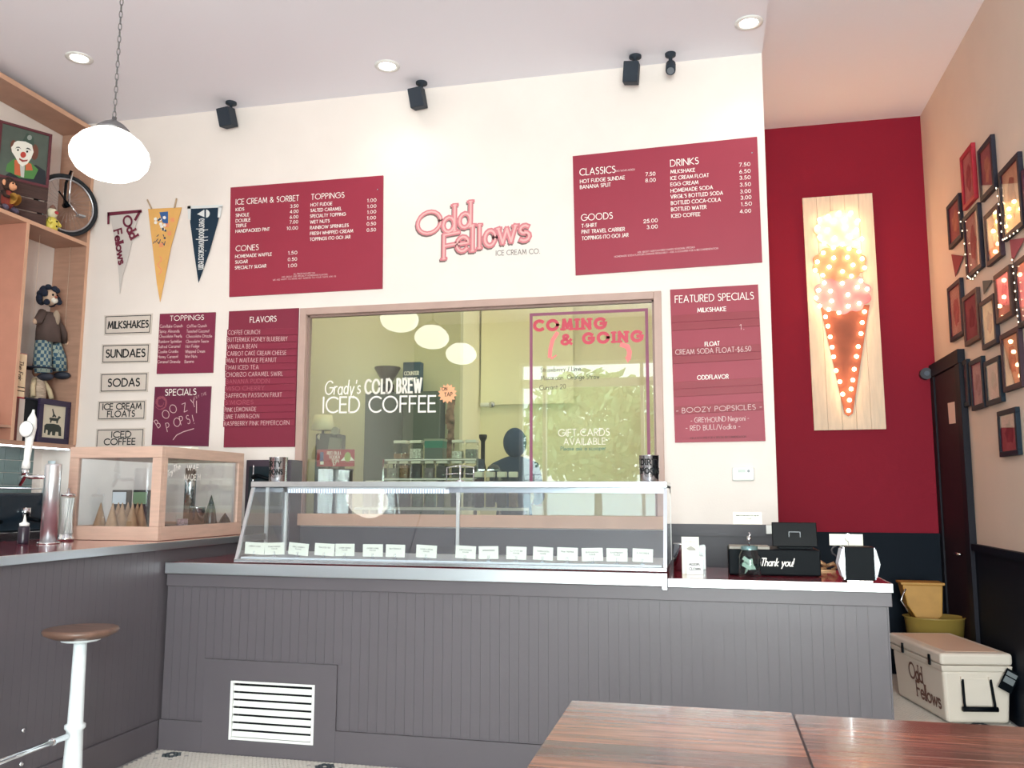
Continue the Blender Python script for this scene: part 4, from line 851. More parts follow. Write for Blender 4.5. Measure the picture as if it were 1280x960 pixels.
part('fork', MB().tube([fk2, fk2+Vector((0, 0, Rw*.75)), hubc-nv*.0+dvec*.02+Vector((0, 0, Rw+.04))], .011, 8), black_pl, t)
c1_ = hubc+nv*.05; c2_ = c1_+dvec*.085-Vector((0, 0, .09))
part('crank', MB().tube([c1_, c2_], .007, 8), chrome, t)
pd = MB(); pd.obox(c2_+nv*.03+dvec*.0, (nv, dvec, Vector((0, 0, 1))), .028, .03, .008); part('pedal', pd, mat('pedal_grey', (170, 172, 176), .4, .5), t, bevel=.003)
c1_ = hubc-nv*.02+nv*.05; c3_ = c1_-dvec*.085+Vector((0, 0, .09)); part('crank', MB().tube([c1_, c3_], .007, 8), black_pl, t)
# monkey toy with cymbals
mz = at(11, 262, 0, -5.165); t = thing('monkey_toy', 'brown toy monkey with cymbals sitting on the upper shelf in front of the crate', 'toy', (-5.165, 5.34, 3.616))
fur = mat('monkey_fur', (52, 34, 28), .95, var=.4, vs=60, bump=.6); skn = mat('monkey_face', (224, 160, 120), .7)
part('body', MB().ell((0, 0, .10), .042, .055, .075), mat('monkey_vest', (130, 50, 40), .8), t, world=False); part('head', MB().ell((0, 0, .215), .042, .05, .052), fur, t, world=False)
part('muzzle', MB().ell((.03, 0, .205), .022, .032, .034), skn, t, world=False); part('cap', MB().ell((.0, 0, .255), .03, .035, .022), fur, t, world=False)
for s_ in (-1, 1):
    part('ear', MB().ell((.005, s_*.052, .22), .008, .018, .022), skn, t, world=False); part('eye', MB().ell((.048, s_*.014, .222), .006, .006, .007), black_pl, t, world=False)
    part('arm', MB().tube([(0, s_*.05, .15), (.035, s_*.07, .11), (.06, s_*.045, .10)], [.018, .014, .012]), fur, t, world=False); part('leg', MB().tube([(0, s_*.03, .04), (.04, s_*.05, .025), (.05, s_*.05, .01)], [.022, .018, .012]), mat('monkey_trousers', (90, 80, 100), .9), t, world=False)
    part('cymbal', MB().lathe([(.045, 0), (.02, .006), (.012, .014)], (.06, s_*.02, .10), 18, 'y'), mat('brass', (206, 160, 80), .3, .8), t, world=False)
# yellow figurine
fz = at(69, 292, 0, -5.16)
t = thing('clown_figurine', 'small yellow ceramic clown bank on the upper shelf between crate and wheel', 'figurine', (-5.17, 5.80, 3.616))
yl = mat('ceramic_yellow', (214, 196, 84), .3, var=.1); cr_ = mat('ceramic_cream', (214, 206, 180), .3)
part('body', MB().lathe([(.045, 0), (.05, .02), (.052, .06), (.035, .1), (.02, .11)], n=20), yl, t, world=False); part('head', MB().ell((0, 0, .145), .042, .045, .045), cr_, t, world=False)
part('hat', MB().lathe([(.032, .175), (.02, .2), (.005, .215)], n=14), mat('hat_brown', (120, 84, 70), .5), t, world=False); part('nose', MB().ell((.042, 0, .145), .012, .02, .014), mat('ceramic_red', (176, 50, 56), .3), t, world=False)
for s_ in (-1, 1): part('button', MB().ell((.05, .0, .05+s_*.02), .006, .008, .008), black_pl, t, world=False); part('arm', MB().tube([(.01, s_*.04, .09), (.03, s_*.055, .06), (.04, s_*.05, .045)], [.014, .012, .012]), yl, t, world=False)
# marionette
def D(px, py, x=-5.27): return at(px, py, 0, x)
hd = D(62, 372)
t = thing('marionette', 'hanging clown marionette with black curly hair, brown coat and plaid trousers', 'puppet', (-5.27, D(60, 472).y, D(60, 472).z))
coat = mat('puppet_coat', (82, 66, 62), .9, var=.2); plaid = checker('puppet_plaid', (48, 84, 108), (150, 160, 150), 34)
part('head', MB().ell((hd.x, hd.y, hd.z), .055, .06, .07), mat('puppet_face', (196, 166, 144), .6), t)
hr = MB(); rn = random.Random(3)
for k in range(60):
    a_, b_ = rn.uniform(0, 2*PI), rn.uniform(-.6, 1)
    d_ = Vector((math.cos(a_)*math.sqrt(1-b_*b_*.9)-.25, math.sin(a_)*math.sqrt(1-b_*b_*.9), b_)).normalized()
    if d_.x > .45 and d_.z < .55: continue
    hr.ell(tuple(hd+Vector((d_.x*.07, d_.y*.085, d_.z*.085))), .026, .026, .026, 7, 5)
part('hair', hr, mat('puppet_hair', (24, 32, 52), .9), t)
part('muzzle', MB().ell((hd.x+.045, hd.y+.005, hd.z-.025), .02, .034, .026), mat('puppet_white', (232, 226, 214), .6), t); part('nose', MB().ell((hd.x+.062, hd.y, hd.z), .012, .012, .012), mat('puppet_nose', (150, 84, 66), .5), t)
for s_ in (-1, 1): part('eye', MB().ell((hd.x+.052, hd.y+s_*.024, hd.z+.016), .007, .008, .01), black_pl, t)
ch = D(60, 398); hp = D(60, 428)
part('coat', MB().tube([ch+Vector((0, 0, .05)), ch, (ch+hp)/2, hp], [.04, .075, .09, .095], 14), coat, t)
part('shirt_front', MB().ell((ch.x+.06, ch.y+.02, ch.z), .03, .03, .07), mat('puppet_shirt', (160, 142, 124), .8), t)
for s_, ep in ((-1, D(42, 400)), (1, D(78, 410))):
    sh_ = ch+Vector((0, s_*.06, .04)); hnd = D(44, 402) if s_ < 0 else D(80, 428)
    part('arm', MB().tube([sh_, (sh_+hnd)/2+Vector((.02, s_*.03, -.04)), hnd], [.035, .034, .028], 10), coat, t); part('hand', MB().ell(tuple(hnd+Vector((.01, s_*.012, 0))), .018, .02, .024), MATS['puppet_face'], t)
for s_, kn, ft in ((-1, D(53, 450), D(54, 466)), (1, D(72, 448), D(73, 464))):
    hp2 = hp+Vector((0, s_*.045, 0)); part('trouser_leg', MB().tube([hp2, kn, ft], [.065, .068, .07], 12), plaid, t); part('shoe', MB().ell((ft.x+.03, ft.y+.01*s_, ft.z-.035), .075, .045, .032), mat('puppet_shoe', (40, 44, 58), .7), t)
sx = MB()
for p in (D(42, 400), D(80, 428)): sx.tube([p, (p.x, p.y, 3.584)], .0018, 5)
part('strings', sx, mat('string_pale', (214, 190, 170), .8), t)
# books, box, picture, plush on the bottom shelf
zb_ = 1.896
t = thing('picture_frame', 'dark purple framed print of stacked animal silhouettes on the bottom shelf', 'picture', (-5.17, 5.95, zb_))
p0 = at(50, 545, 0, -5.16); p1 = at(90, 557, 0, -5.16); ptz = at(91, 503, 0, -5.16).z
fy0, fy1, fz1 = at(47, 540, 0, -5.17).y, at(92, 540, 0, -5.17).y, ptz
fy1 = min(fy1, YE-.04)
pf = mat('frame_purple', (44, 34, 62), .5)
part('frame', B(-5.19, -5.165, fy0, fy1, zb_, zb_+.045).box(-5.19, -5.165, fy0, fy1, fz1-.045, fz1).box(-5.19, -5.165, fy0, fy0+.045, zb_+.045, fz1-.045).box(-5.19, -5.165, fy1-.045, fy1, zb_+.045, fz1-.045), pf, t, bevel=.003)
part('print', B(-5.188, -5.178, fy0+.045, fy1-.045, zb_+.045, fz1-.045), mat('print_paper', (206, 196, 176), .7), t)
PX = -5.1772; dk_ = mat('silhouette', (48, 56, 52), .7); iw = fy1-fy0-.09; ih = fz1-zb_-.09
def sil(nm, pts): part(nm, MB().prism([(PX, fy0+.045+iw*u, zb_+.045+ih*v) for u, v in pts], (-1, 0, 0), .0006), dk_, t)
sil('elephant', [(.12, .36), (.2, .42), (.5, .44), (.75, .42), (.85, .34), (.88, .08), (.76, .08), (.74, .2), (.62, .2), (.6, .08), (.48, .08), (.46, .2), (.4, .16), (.38, .08), (.28, .08), (.28, .22), (.2, .24), (.18, .12), (.12, .14)])
sil('horse', [(.3, .58), (.34, .62), (.66, .62), (.72, .70), (.82, .66), (.74, .6), (.7, .54), (.68, .46), (.63, .46), (.62, .53), (.42, .53), (.4, .46), (.35, .46), (.35, .54)])
sil('giraffe', [(.42, .64), (.46, .72), (.4, .88), (.44, .9), (.52, .74), (.6, .68), (.6, .64), (.56, .64), (.54, .67), (.48, .64)])
# stand that carries book and plush
b0, b1 = at(24, 545, 0, -5.2).y, at(43, 500, 0, -5.2).y
bx_z = at(34, 499, 0, -5.2).z
def book(nm, lbl, y0, y1, z0, h, m_, pages=True):
    t = thing('book', lbl, 'book', (-5.28, (y0+y1)/2, z0))
    part('cover', B(-5.36, -5.2, y0, y0+.004, z0, z0+h).box(-5.36, -5.2, y1-.004, y1, z0, z0+h).box(-5.2, -5.196, y0, y1, z0, z0+h), m_, t)
    part('pages', B(-5.355, -5.201, y0+.005, y1-.005, z0+.004, z0+h-.004), mat('paper', (220, 206, 190), .8), t); return t
book('b', 'thick pale-pink spined book at the left of the bottom shelf', 5.535, 5.60, zb_+.001, bx_z-zb_-.004, mat('cover_pink', (190, 150, 144), .7))
book('b', 'thin red-brown spined book right of the pale one on the bottom shelf', 5.603, 5.632, zb_+.001, bx_z-zb_-.004, mat('cover_brown', (120, 70, 66), .7))
book('b', 'tall white spined book between the red-brown one and the animal print', 5.636, 5.69, zb_+.001, bx_z-zb_-.004, mat('cover_white', (200, 186, 178), .7))
hh = at(34, 443, 0, -5.2).z-bx_z
t = book('b', 'red book with a cream lettered spine standing on the other books', 5.545, 5.68, bx_z, hh, mat('cover_red', (172, 38, 56), .6))
part('spine_label', B(-5.196, -5.194, 5.572, 5.676, bx_z+.01, bx_z+hh-.005), mat('spine_cream', (232, 206, 172), .7), t)
q = MB(); text(q, 'The Fair', (-5.1935, 5.60, bx_z+hh*.82), (0, 0, -1), (0, 1, 0), hh*.42, .045, wt=.13, shear=.1)
q.ribbon([(-5.1935, 5.575, bx_z+hh*.24), (-5.1935, 5.673, bx_z+hh*.24)], .008, (1, 0, 0)); q.ribbon([(-5.1935, 5.575, bx_z+hh*.16), (-5.1935, 5.673, bx_z+hh*.16)], .008, (1, 0, 0)); part('spine_lettering', q, mat('spine_brown', (70, 44, 34), .7), t)
# hat-wearing plush on a dark box
t = thing('storage_box', 'dark box on the bottom shelf behind the animal print', 'box', (-5.32, 5.88, zb_))
bxh = at(60, 503, 0, -5.25).z-zb_
part('body', B(-5.43, -5.22, 5.72, 6.1, zb_+.001, zb_+bxh), black_soft, t, bevel=.003); part('lid', B(-5.435, -5.215, 5.715, 6.105, zb_+bxh, zb_+bxh+.012), mat('box_lid', (40, 40, 58), .7), t)
t = thing('plush_toy', 'striped plush toy with a dark hat sitting on the box above the animal print', 'toy', (-5.3, 5.93, zb_+bxh+.012))
part('body', MB().lathe([(.06, 0), (.065, .03), (.055, .12), (.03, .2)], n=18), mat('plush_stripe', (176, 156, 138), .9, var=.4, vs=20, stretch=(1, 1, 8)), t, world=False); part('head', MB().ell((0, 0, .23), .05, .055, .05), mat('plush_brown', (110, 72, 54), .9), t, world=False)
part('hat', MB().lathe([(.12, .255), (.115, .265), (.055, .27), (.05, .33), (.0, .34)], n=20), mat('plush_hat', (30, 40, 58), .9), t, world=False)
for s_ in (-1, 1): part('arm', MB().tube([(0, s_*.045, .17), (.03, s_*.09, .09), (.05, s_*.10, .02)], [.02, .02, .018]), mat('plush_cream', (200, 182, 150), .9), t, world=False)
# glass bottle on low shelf
c = at(5, 528, 0, -5.2)
t = thing('spirit_bottle', 'clear glass bottle on the low shelf at the left edge', 'bottle', (-5.22, 5.42, 2.006))
part('body', MB().lathe([(.035, 0), (.038, .01), (.038, .12), (.014, .16), (.014, .2)], n=18), glass_thin, t, world=False); part('cap', MB().cyl((0, 0, .2), .016, .02, 14), steel, t, world=False); part('contents', MB().lathe([(.03, .005), (.03, .1)], n=14), mat('bottle_pale', (232, 220, 200), .4), t, world=False)

# ------------------------------------------------------------------ back bar under the shelves
bb = thing('back_bar', 'red-fronted back bar along the left wall with a dark top', 'counter', (-5.2, 5.0, 0))
part('body', B(XL+.01, -4.85, 3.0, YW-.03, 0, 1.12), mat('cabinet_red_dark', (110, 24, 44), .5), bb); part('top', B(XL+.01, -4.80, 3.0, YW-.03, 1.121, 1.16), mat('back_top_dark', (44, 50, 62), .3), bb, bevel=.004)
part('door', B(-4.849, -4.835, 3.6, 4.3, .15, 1.08), mat('cabinet_red', (178, 26, 48), .4), bb); part('door', B(-4.849, -4.835, 4.31, 5.0, .15, 1.08), MATS['cabinet_red'], bb); part('door', B(-4.849, -4.835, 5.01, 5.7, .15, 1.08), MATS['cabinet_red'], bb)
tl_ = mat('tile_teal', (120, 138, 138), .25, var=.12, vs=3)
bs = sempty('trim_1', (XL, 4.6, 1.16)); bs['label'] = 'pale teal tiled splashback under the shelf unit'
tm = B(0, .008, 0, .146, 0, .096).mesh('tile', tl_)
for r_ in range(7):
    for k in range(20): link('tile', tm, bs, (.001, -1.5+.15*k-(0 if r_ % 2 else .0), .002+.1*r_))
t = thing('espresso_machine', 'dark espresso machine on the back bar with chrome details', 'coffee machine', (-5.1, 5.3, 1.161))
part('body', B(-.22, .18, -.4, .4, .06, .34), mat('machine_dark', (30, 44, 56), .25), t, world=False, bevel=.02, seg=3); part('drip_tray', B(.0, .24, -.38, .38, 0, .06), steel, t, world=False, bevel=.004)
part('cup_rail', MB().tube([(-.2, -.38, .37), (.16, -.38, .37), (.16, .38, .37), (-.2, .38, .37)], .006), chrome, t, world=False)
for y_ in (-.2, .15): part('group_head', MB().cyl((.2, y_, .17), .035, .06, 18), chrome, t, world=False); part('portafilter', MB().tube([(.2, y_, .16), (.36, y_-.04, .14)], [.02, .013]), black_pl, t, world=False)
for y_ in (-.33, .33): part('steam_knob', MB().ell((.2, y_, .27), .02, .024, .024), chrome, t, world=False)
for k, (px, lab) in enumerate(((12, 'left'),)):
    t = thing('squeeze_bottle', 'dark squeeze bottle with a white nozzle cap at the left edge of the bar', 'bottle', (-3.85, 4.28, 1.211))
    part('body', MB().lathe([(.028, 0), (.03, .01), (.03, .09), (.022, .1)], n=18), mat('sauce_dark', (44, 36, 50), .3), t, world=False); part('cap', MB().lathe([(.026, .1), (.026, .115), (.01, .125), (.003, .165)], n=16), white_pl, t, world=False)
t = thing('steel_pitcher', 'small steel milk pitcher on the espresso machine', 'pitcher', (-5.05, 4.98, 1.52))
part('body', MB().lathe([(.03, -.015), (.035, .02), (.03, .07)], n=18), chrome, t, world=False); part('handle', MB().tube([(0, .03, .06), (0, .06, .04), (0, .03, .0)], .004), chrome, t, world=False)
t = thing('paper_cups', 'stack of pale cups hanging below the shelf at its right end', 'cups', (-5.25, 6.08, 1.16))
part('stack', MB().lathe([(.05, 0), (.045, .05), (.08, .22), (.03, .5), (.028, .6)], n=18), mat('pale_plastic', (190, 204, 208), .3), t, world=False)

# ------------------------------------------------------------------ bar counter (left) and service counter
BX = -3.24
bc = thing('bar_counter', 'grey beadboard bar on the left with a red top and aluminium edge', 'counter', (BX-.4, 3.0, 0))
part('carcass', B(-4.12, BX, .2, 5.85, 0, 1.165), grey_paint, bc)
part('top', B(-4.16, -3.204, .2, 5.88, 1.166, 1.209), laminate, bc); part('edging', B(-3.204, -3.196, .2, 5.88, 1.164, 1.21), alu, bc, bevel=.003)
pm = MB().box(0, .0035, 0, .0532, .172, 1.163).mesh('plank', grey_paint)
for k in range(82):
    link('plank', pm, bc, (BX-bc.location.x+.0002, 4.74-.0545*(k+1)-bc.location.y, 0))
part('base_board', B(BX, BX+.016, .2, 4.735, 0, .168), grey_paint, bc, bevel=.003)
sc = thing('service_counter', 'long grey beadboard counter with an aluminium edge under the ice cream case', 'counter', (-1.2, 4.9, 0))
SY = 4.753
part('carcass', B(BX+.018, -2.76, SY+.0036, 5.5, 0, 1.018).box(-2.232, .85, SY+.0036, 5.5, 0, 1.018).box(-2.76, -2.232, SY+.0036, 5.5, .415, 1.018).box(-2.76, -2.232, SY+.07, 5.5, 0, .415), grey_paint, sc)
wd = .0545; x = BX+.02; mfull = MB().box(0, wd-.0014, 0, .0035, .172, .945).mesh('plank', grey_paint); mshort = MB().box(0, wd-.0014, 0, .0035, .533, .945).mesh('plank', grey_paint)
k = 0
while x+wd < .857:
    xm = x+wd/2
    link('plank', mshort if -2.94 < xm < -2.10 else mfull, sc, (x-sc.location.x, SY-sc.location.y, 0)); x += wd; k += 1
part('end_panel', B(.8505, .858, SY, 5.5, 0, 1.018), grey_paint, sc)
part('apron', B(BX+.018, .874, SY-.014, SY+.0, .946, 1.018), grey_paint, sc, bevel=.003)
part('base_board', B(BX+.017, -2.941, SY-.014, SY-.0005, 0, .170).box(-2.099, .86, SY-.014, SY-.0005, 0, .170).box(-2.94, -2.76, SY-.014, SY-.0005, 0, .53).box(-2.232, -2.10, SY-.014, SY-.0005, 0, .53).box(-2.76, -2.232, SY-.014, SY-.0005, 0, .085).box(-2.76, -2.232, SY-.014, SY-.0005, .415, .53), grey_paint, sc)
part('top', B(BX+.018, -.236, SY-.03, 5.5, 1.019, 1.086), laminate, sc); part('edging', B(BX+.018, -.232, SY-.04, SY-.0305, 1.019, 1.088), alu, sc, bevel=.004)
part('register_top', B(-.235, .872, SY-.03, 5.5, 1.019, 1.061), laminate, sc); part('register_edging', B(-.231, .878, SY-.04, SY-.0305, 1.018, 1.063).box(.8725, .878, SY-.03, 5.5, 1.018, 1.063), mat('edging_bright', (225, 228, 232), .3, .8), sc, bevel=.003)
part('step_bracket', B(-.262, -.232, SY-.046, SY-.0405, 1.002, 1.088), alu, sc, bevel=.003)
# vent
t = thing('vent_grille', 'white louvred vent grille set into the base of the counter', 'vent', (-2.5, SY-.02, .085))
part('frame', B(-2.76, -2.744, SY-.024, SY-.0, .085, .415).box(-2.248, -2.232, SY-.018, SY, .085, .415).box(-2.744, -2.248, SY-.018, SY, .085, .1).box(-2.744, -2.248, SY-.018, SY, .402, .415), white_pl, t, bevel=.002)
for k in range(7):
    z0 = .104+.0425*k; part('slat', MB().prism([(-2.742, SY-.018, z0), (-2.742, SY-.012, z0+.029), (-2.742, SY-.009, z0+.029), (-2.742, SY-.015, z0-.001)], (1, 0, 0), .492), white_pl, t)
part('backing', B(-2.744, -2.248, SY+.06, SY+.062, .1, .402), black_soft, t)
# ------------------------------------------------------------------ ice cream case
CX0, CX1 = -2.81, -.237; ZB, ZT = 1.088, 1.54; YB0, YT0 = 4.80, 4.965; YBK = 5.42
t = ic = thing('display_freezer', 'long glass-fronted ice cream display case on the counter', 'display case', ((CX0+CX1)/2, 5.1, ZB))
part('base_tray', B(CX0, CX1, YB0-.01, YBK, ZB, ZB+.022), steel, t, bevel=.003)
part('deck', B(CX0+.03, CX1-.03, YB0+.02, YBK-.03, ZB+.023, ZB+.032), mat('frosted_deck', (226, 230, 236), .3), t)
xs = [CX0, (572-640)*0+at(572, 650, 1, 4.9).x, CX1]
def slant(y_off, z): return YB0+(YT0-YB0)*(z-ZB-.02)/(ZT-ZB-.02)+y_off
def post(x, w_): return MB().prism([(x-w_/2, YB0, ZB+.02), (x-w_/2, YT0, ZT), (x-w_/2, YT0+.014, ZT), (x-w_/2, YB0+.014, ZB+.02)], (1, 0, 0), w_)
for x_, w_ in ((CX0+.01, .02), (CX1-.01, .02)): part('post', post(x_, w_), alu, t)
part('top_rail', B(CX0, CX1, YT0-.01, YT0+.03, ZT, ZT+.035), alu, t, bevel=.003); part('top_panel', B(CX0, CX1, YT0+.031, YBK, ZT+.012, ZT+.033), steel, t)
for x0, x1 in ((CX0+.021, xs[1]-.002), (xs[1]+.002, CX1-.021)):
    part('front_glass', MB().prism([(x0, YB0+.004, ZB+.024), (x0, YT0+.004, ZT-.001), (x0, YT0+.009, ZT-.001), (x0, YB0+.009, ZB+.024)], (1, 0, 0), x1-x0), glass_case, t)
for x_ in (CX0+.002, CX1-.006): part('side_glass', MB().prism([(x_, YB0+.016, ZB+.024), (x_, YT0+.016, ZT-.001), (x_, YBK-.02, ZT-.001), (x_, YBK-.02, ZB+.024)], (1, 0, 0), .004), glass_case, t)
for p_ in (at(332, 681, 2, ZB+.033), at(572, 684, 2, ZB+.033)): part('inner_post', B(p_.x-.012, p_.x+.012, p_.y-.008, p_.y+.008, ZB+.033, ZT+.011), white_pl, t)
for x_ in (CX0+.01, CX1-.01): part('rear_post', B(x_-.01, x_+.01, YBK-.02, YBK, ZB+.022, ZT+.012), white_pl, t)
part('rear_rail', B(CX0, CX1, YBK-.02, YBK, ZT-.03, ZT+.011), alu, t)
led = thing('case_light', 'ribbed white strip light inside the top left of the ice cream case', 'light', (at(365, 620, 1, 5.1).x, 5.1, ZT-.03))
part('diffuser', B(at(365, 620, 1, 5.08).x, at(560, 620, 1, 5.08).x, 5.02, 5.1, ZT-.035, ZT-.012), mat('strip_glow', (235, 240, 250), .5, emit=.9), led)
rb = MB(); xx = at(365, 620, 1, 5.08).x
while xx < at(560, 620, 1, 5.08).x: rb.box(xx, xx+.006, 5.016, 5.02, ZT-.036, ZT-.012); xx += .017
part('ribs', rb, mat('strip_rib', (180, 184, 196), .4), led)
part('hanger', B(at(365, 620, 1, 5.08).x, at(560, 620, 1, 5.08).x, 5.03, 5.09, ZT-.0115, ZT+.0115), white_pl, led)
# scooping tubs hinted by a line of lids under the glass
# flavour cards
cards = [(280+a/4.571, 280+b/4.571, 560+c/4.571, 560+d/4.571) for a, b, c, d in ((120, 228, 545, 617), (235, 345, 543, 617), (367, 478, 545, 625), (518, 628, 548, 627), (638, 745, 550, 628), (795, 907, 553, 630), (925, 1033, 553, 630), (1097, 1213, 555, 635))]
cards += [(540+a/4.129, 540+b/4.129, 560+c/4.129, 560+d/4.129) for a, b, c, d in ((120, 224, 507, 580), (243, 344, 505, 577), (383, 487, 513, 582), (520, 623, 513, 586), (645, 752, 516, 593), (774, 884, 520, 595), (900, 1010, 520, 593), (1033, 1140, 523, 600))]
wds = ['CARROT CAKE', 'PEANUT MAITAKE', 'MISO CHERRY', 'THAI ICED TEA', 'COFFEE CRUNCH', 'CHORIZO SWIRL', 'BUTTERMILK', 'VANILLA BEAN', 'LEMONADE', 'SAFFRON PASSION', 'LIME', 'TARRAGON', 'PINK PEPPER', 'BANANA', 'RASPBERRY', 'S MORES']
ordn = ['first', 'second', 'third', 'fourth', 'fifth', 'sixth', 'seventh', 'eighth']
DZ = ZB+.033
for i, (a, b, c_, d) in enumerate(cards):
    yc = 4.865; A = at(a, c_, 1, yc); Bq = at(b, d, 1, yc); w_ = Bq.x-A.x; h_ = .072; zc_ = Bq.z if Bq.z > DZ+.01 else DZ+.012
    side = 'left' if i < 8 else 'right'
    t = thing('flavor_card', 'small cream flavor card on a clip, %s from the left behind the %s glass pane' % (ordn[i % 8], side), 'card', ((A.x+Bq.x)/2, yc, DZ+.0005), 'flavor cards in the ice cream case')
    rot = Matrix.Rotation(random.uniform(-.05, .05)+(.07 if i == 2 else 0), 4, 'Y')
    zz = zc_-DZ
    cd = part('card', B(-w_/2, w_/2, -.001, .001, zz, zz+h_).xf(rot), white_card, t, world=False)
    q = MB(); text(q, wds[i], (-w_*.3, -.002, zz+h_*.62), (1, 0, 0), (0, 0, 1), w_*.6, .007, wt=.2)
    if i % 3: text(q, 'FLAVOR', (-w_*.14, -.002, zz+h_*.45), (1, 0, 0), (0, 0, 1), w_*.28, .006, wt=.2)
    q.xf(rot); part('lettering', q, mat('card_print', (110, 106, 96), .7), t, world=False)
    part('clip', MB().tube([(-.004, -.004, zz+.02), (-.004, -.004, 0)], .0016, 5).tube([(.004, -.004, zz+.02), (.004, -.004, 0)], .0016, 5).box(-.012, .012, -.012, .012, 0, .004), chrome, t, world=False)
# cups on the case
ct_ = ZT+.036
def cup(lbl, px, rot, words, r=.058, h=.155):
    c = at(px, 608, 1, 5.06)
    t = thing('spoon_cup', lbl, 'cup', (c.x, 5.06, ct_-.0005))
    part('body', MB().lathe([(r*.92, 0), (r*.95, .004), (r, h-.003), (r*1.03, h), (r*.97, h), (r*.9, .006)], n=32, close=False), mat('cup_steel', (205, 206, 210), .14, 1), t, world=False)
    part('floor', MB().cyl((0, 0, .001), r*.9, .004, 24), MATS['cup_steel'], t, world=False)
    q = MB()
    for s_, z0 in words:
        flat = MB(); text(flat, s_, (0, 0, z0), (1, 0, 0), (0, 0, 1), len(s_)*.0235, .03, wt=.24, serif=.14, gap=.34)
        W_ = len(s_)*.0235
        for v in flat.v:
            a_ = (v[0]-W_/2)/r+rot-PI/2; rr_ = r*(.95+.05*v[2]/h)+.0012
            q.v.append((rr_*math.cos(a_), rr_*math.sin(a_), v[2]))
        n0 = len(q.v)-len(flat.v)
        for f_ in flat.f: q.face([n0+k_ for k_ in f_])
    part('lettering', q, black_print, t, world=False)
cup('steel dirty spoons cup on the left end of the ice cream case', 347, -.25, (('DIRTY', .095), ('SPOONS', .045)))
cup('steel dirty spoons cup on the right end of the ice cream case', 812, .15, (('DIRTY', .095), ('SPOONS', .045)), h=.15)
t = thing('wire_rack', 'small chrome wire rack on top of the case in front of the jars', 'rack', (at(575, 608, 1, 5.1).x, 5.1, ct_-.0005))
part('pole', MB().tube([(0, 0, 0), (0, 0, .10)], .005), chrome, t, world=False); part('foot', MB().lathe([(.028, 0), (.024, .008), (.006, .014)], n=16), chrome, t, world=False)
for s_ in (-1, 1): part('wire_basket', MB().tube([(0, 0, .097), (s_*.045, 0, .093), (s_*.085, 0, .085), (s_*.085, 0, .0)], .003).tube([(s_*.02, -.03, .05), (s_*.085, -.03, .045), (s_*.085, .03, .045), (s_*.02, .03, .05)], .002, closed=True), chrome, t, world=False)
# soft serve machine in the aisle
a = at(308, 575, 1, 6.0); b = at(364, 578, 1, 6.0)
t = thing('soft_serve_machine', 'dark plum dispensing machine against the wall left of the window', 'machine', ((a.x+b.x)/2, 6.02, 0))
mp_ = mat('machine_plum', (62, 50, 62), .4)
part('body', B(a.x, b.x, 6.0, 6.19, 0, a.z), mp_, t, bevel=.004); part('recess', B(a.x+.03, b.x-.06, 5.992, 5.9995, 1.2, a.z-.05), mat('machine_recess', (18, 34, 42), .3), t)
part('lever', MB().tube([(a.x+.08, 5.97, a.z-.13), (a.x+.13, 5.94, a.z-.12), (a.x+.24, 5.95, a.z-.15)], [.02, .016, .012]), black_pl, t); part('spout', MB().tube([(a.x+.08, 5.97, a.z-.04), (a.x+.08, 5.97, a.z-.26)], .006), steel, t)
# scoops hanging inside behind the case
# ------------------------------------------------------------------ cone cabinet
KX0, KX1, KY0, KY1, KZ0 = -3.96, -3.30, 4.74, 5.71, 1.2105
KZ1 = 1.79
t = kc = thing('cone_cabinet', 'birch framed glass cabinet of waffle cones on the bar corner', 'cabinet', ((KX0+KX1)/2, (KY0+KY1)/2, KZ0))
rl = .07; ps = .065
part('bottom_frame', B(KX0, KX1, KY0, KY0+.03, KZ0, KZ0+.085).box(KX1-.03, KX1, KY0+.03, KY1, KZ0, KZ0+.085).box(KX0, KX0+.03, KY0+.03, KY1, KZ0, KZ0+.085).box(KX0+.03, KX1-.03, KY1-.03, KY1, KZ0, KZ0+.085), birch, t, bevel=.002)
part('top_frame', B(KX0, KX1, KY0, KY0+.03, KZ1-rl, KZ1).box(KX1-.03, KX1, KY0+.03, KY1, KZ1-rl, KZ1).box(KX0, KX0+.03, KY0+.03, KY1, KZ1-rl, KZ1).box(KX0+.03, KX1-.03, KY1-.03, KY1, KZ1-rl, KZ1), birch, t, bevel=.002)
part('top', B(KX0+.031, KX1-.031, KY0+.031, KY1-.031, KZ1-.02, KZ1-.001), birch, t); part('floor_board', B(KX0+.031, KX1-.031, KY0+.031, KY1-.031, KZ0+.03, KZ0+.042), birch_in, t)
for (xa, xb, ya, yb) in ((KX0, KX0+ps, KY0, KY0+.03), (KX1-ps, KX1, KY0, KY0+.03), (KX1-.03, KX1, KY0+.031, KY0+ps), (KX1-.03, KX1, KY1-ps, KY1), (KX0, KX0+.03, KY1-ps, KY1)):
    part('corner_post', B(xa, xb, ya, yb, KZ0+.0855, KZ1-rl-.0005), birch, t, bevel=.002)
part('front_glass', B(KX0+ps, KX1-ps, KY0+.012, KY0+.016, KZ0+.085, KZ1-rl), glass_case, t); part('side_glass', B(KX1-.018, KX1-.014, KY0+ps, KY1-ps, KZ0+.085, KZ1-rl), glass_case, t)
q = MB(); xg = KX1-.0125
def gt(s_, px0, py0, px1, py1, hpx, jit=.03):
    p = at(px0, py0, 0, xg); r_ = at(px1, py1, 0, xg); tp = at(px0, py0-hpx, 0, xg); text(q, s_, p, r_-p, (0, 0, 1), (r_-p).length, (tp-p).length, wt=.12, jit=jit)
gt('Try', 209, 597, 216, 592, 8); gt('The', 217, 590, 225, 586, 8); gt('WAF', 234, 588, 248, 588, 7); gt('MADE H', 230, 600, 250, 600, 7)
part('glass_lettering', q, white_print, t)
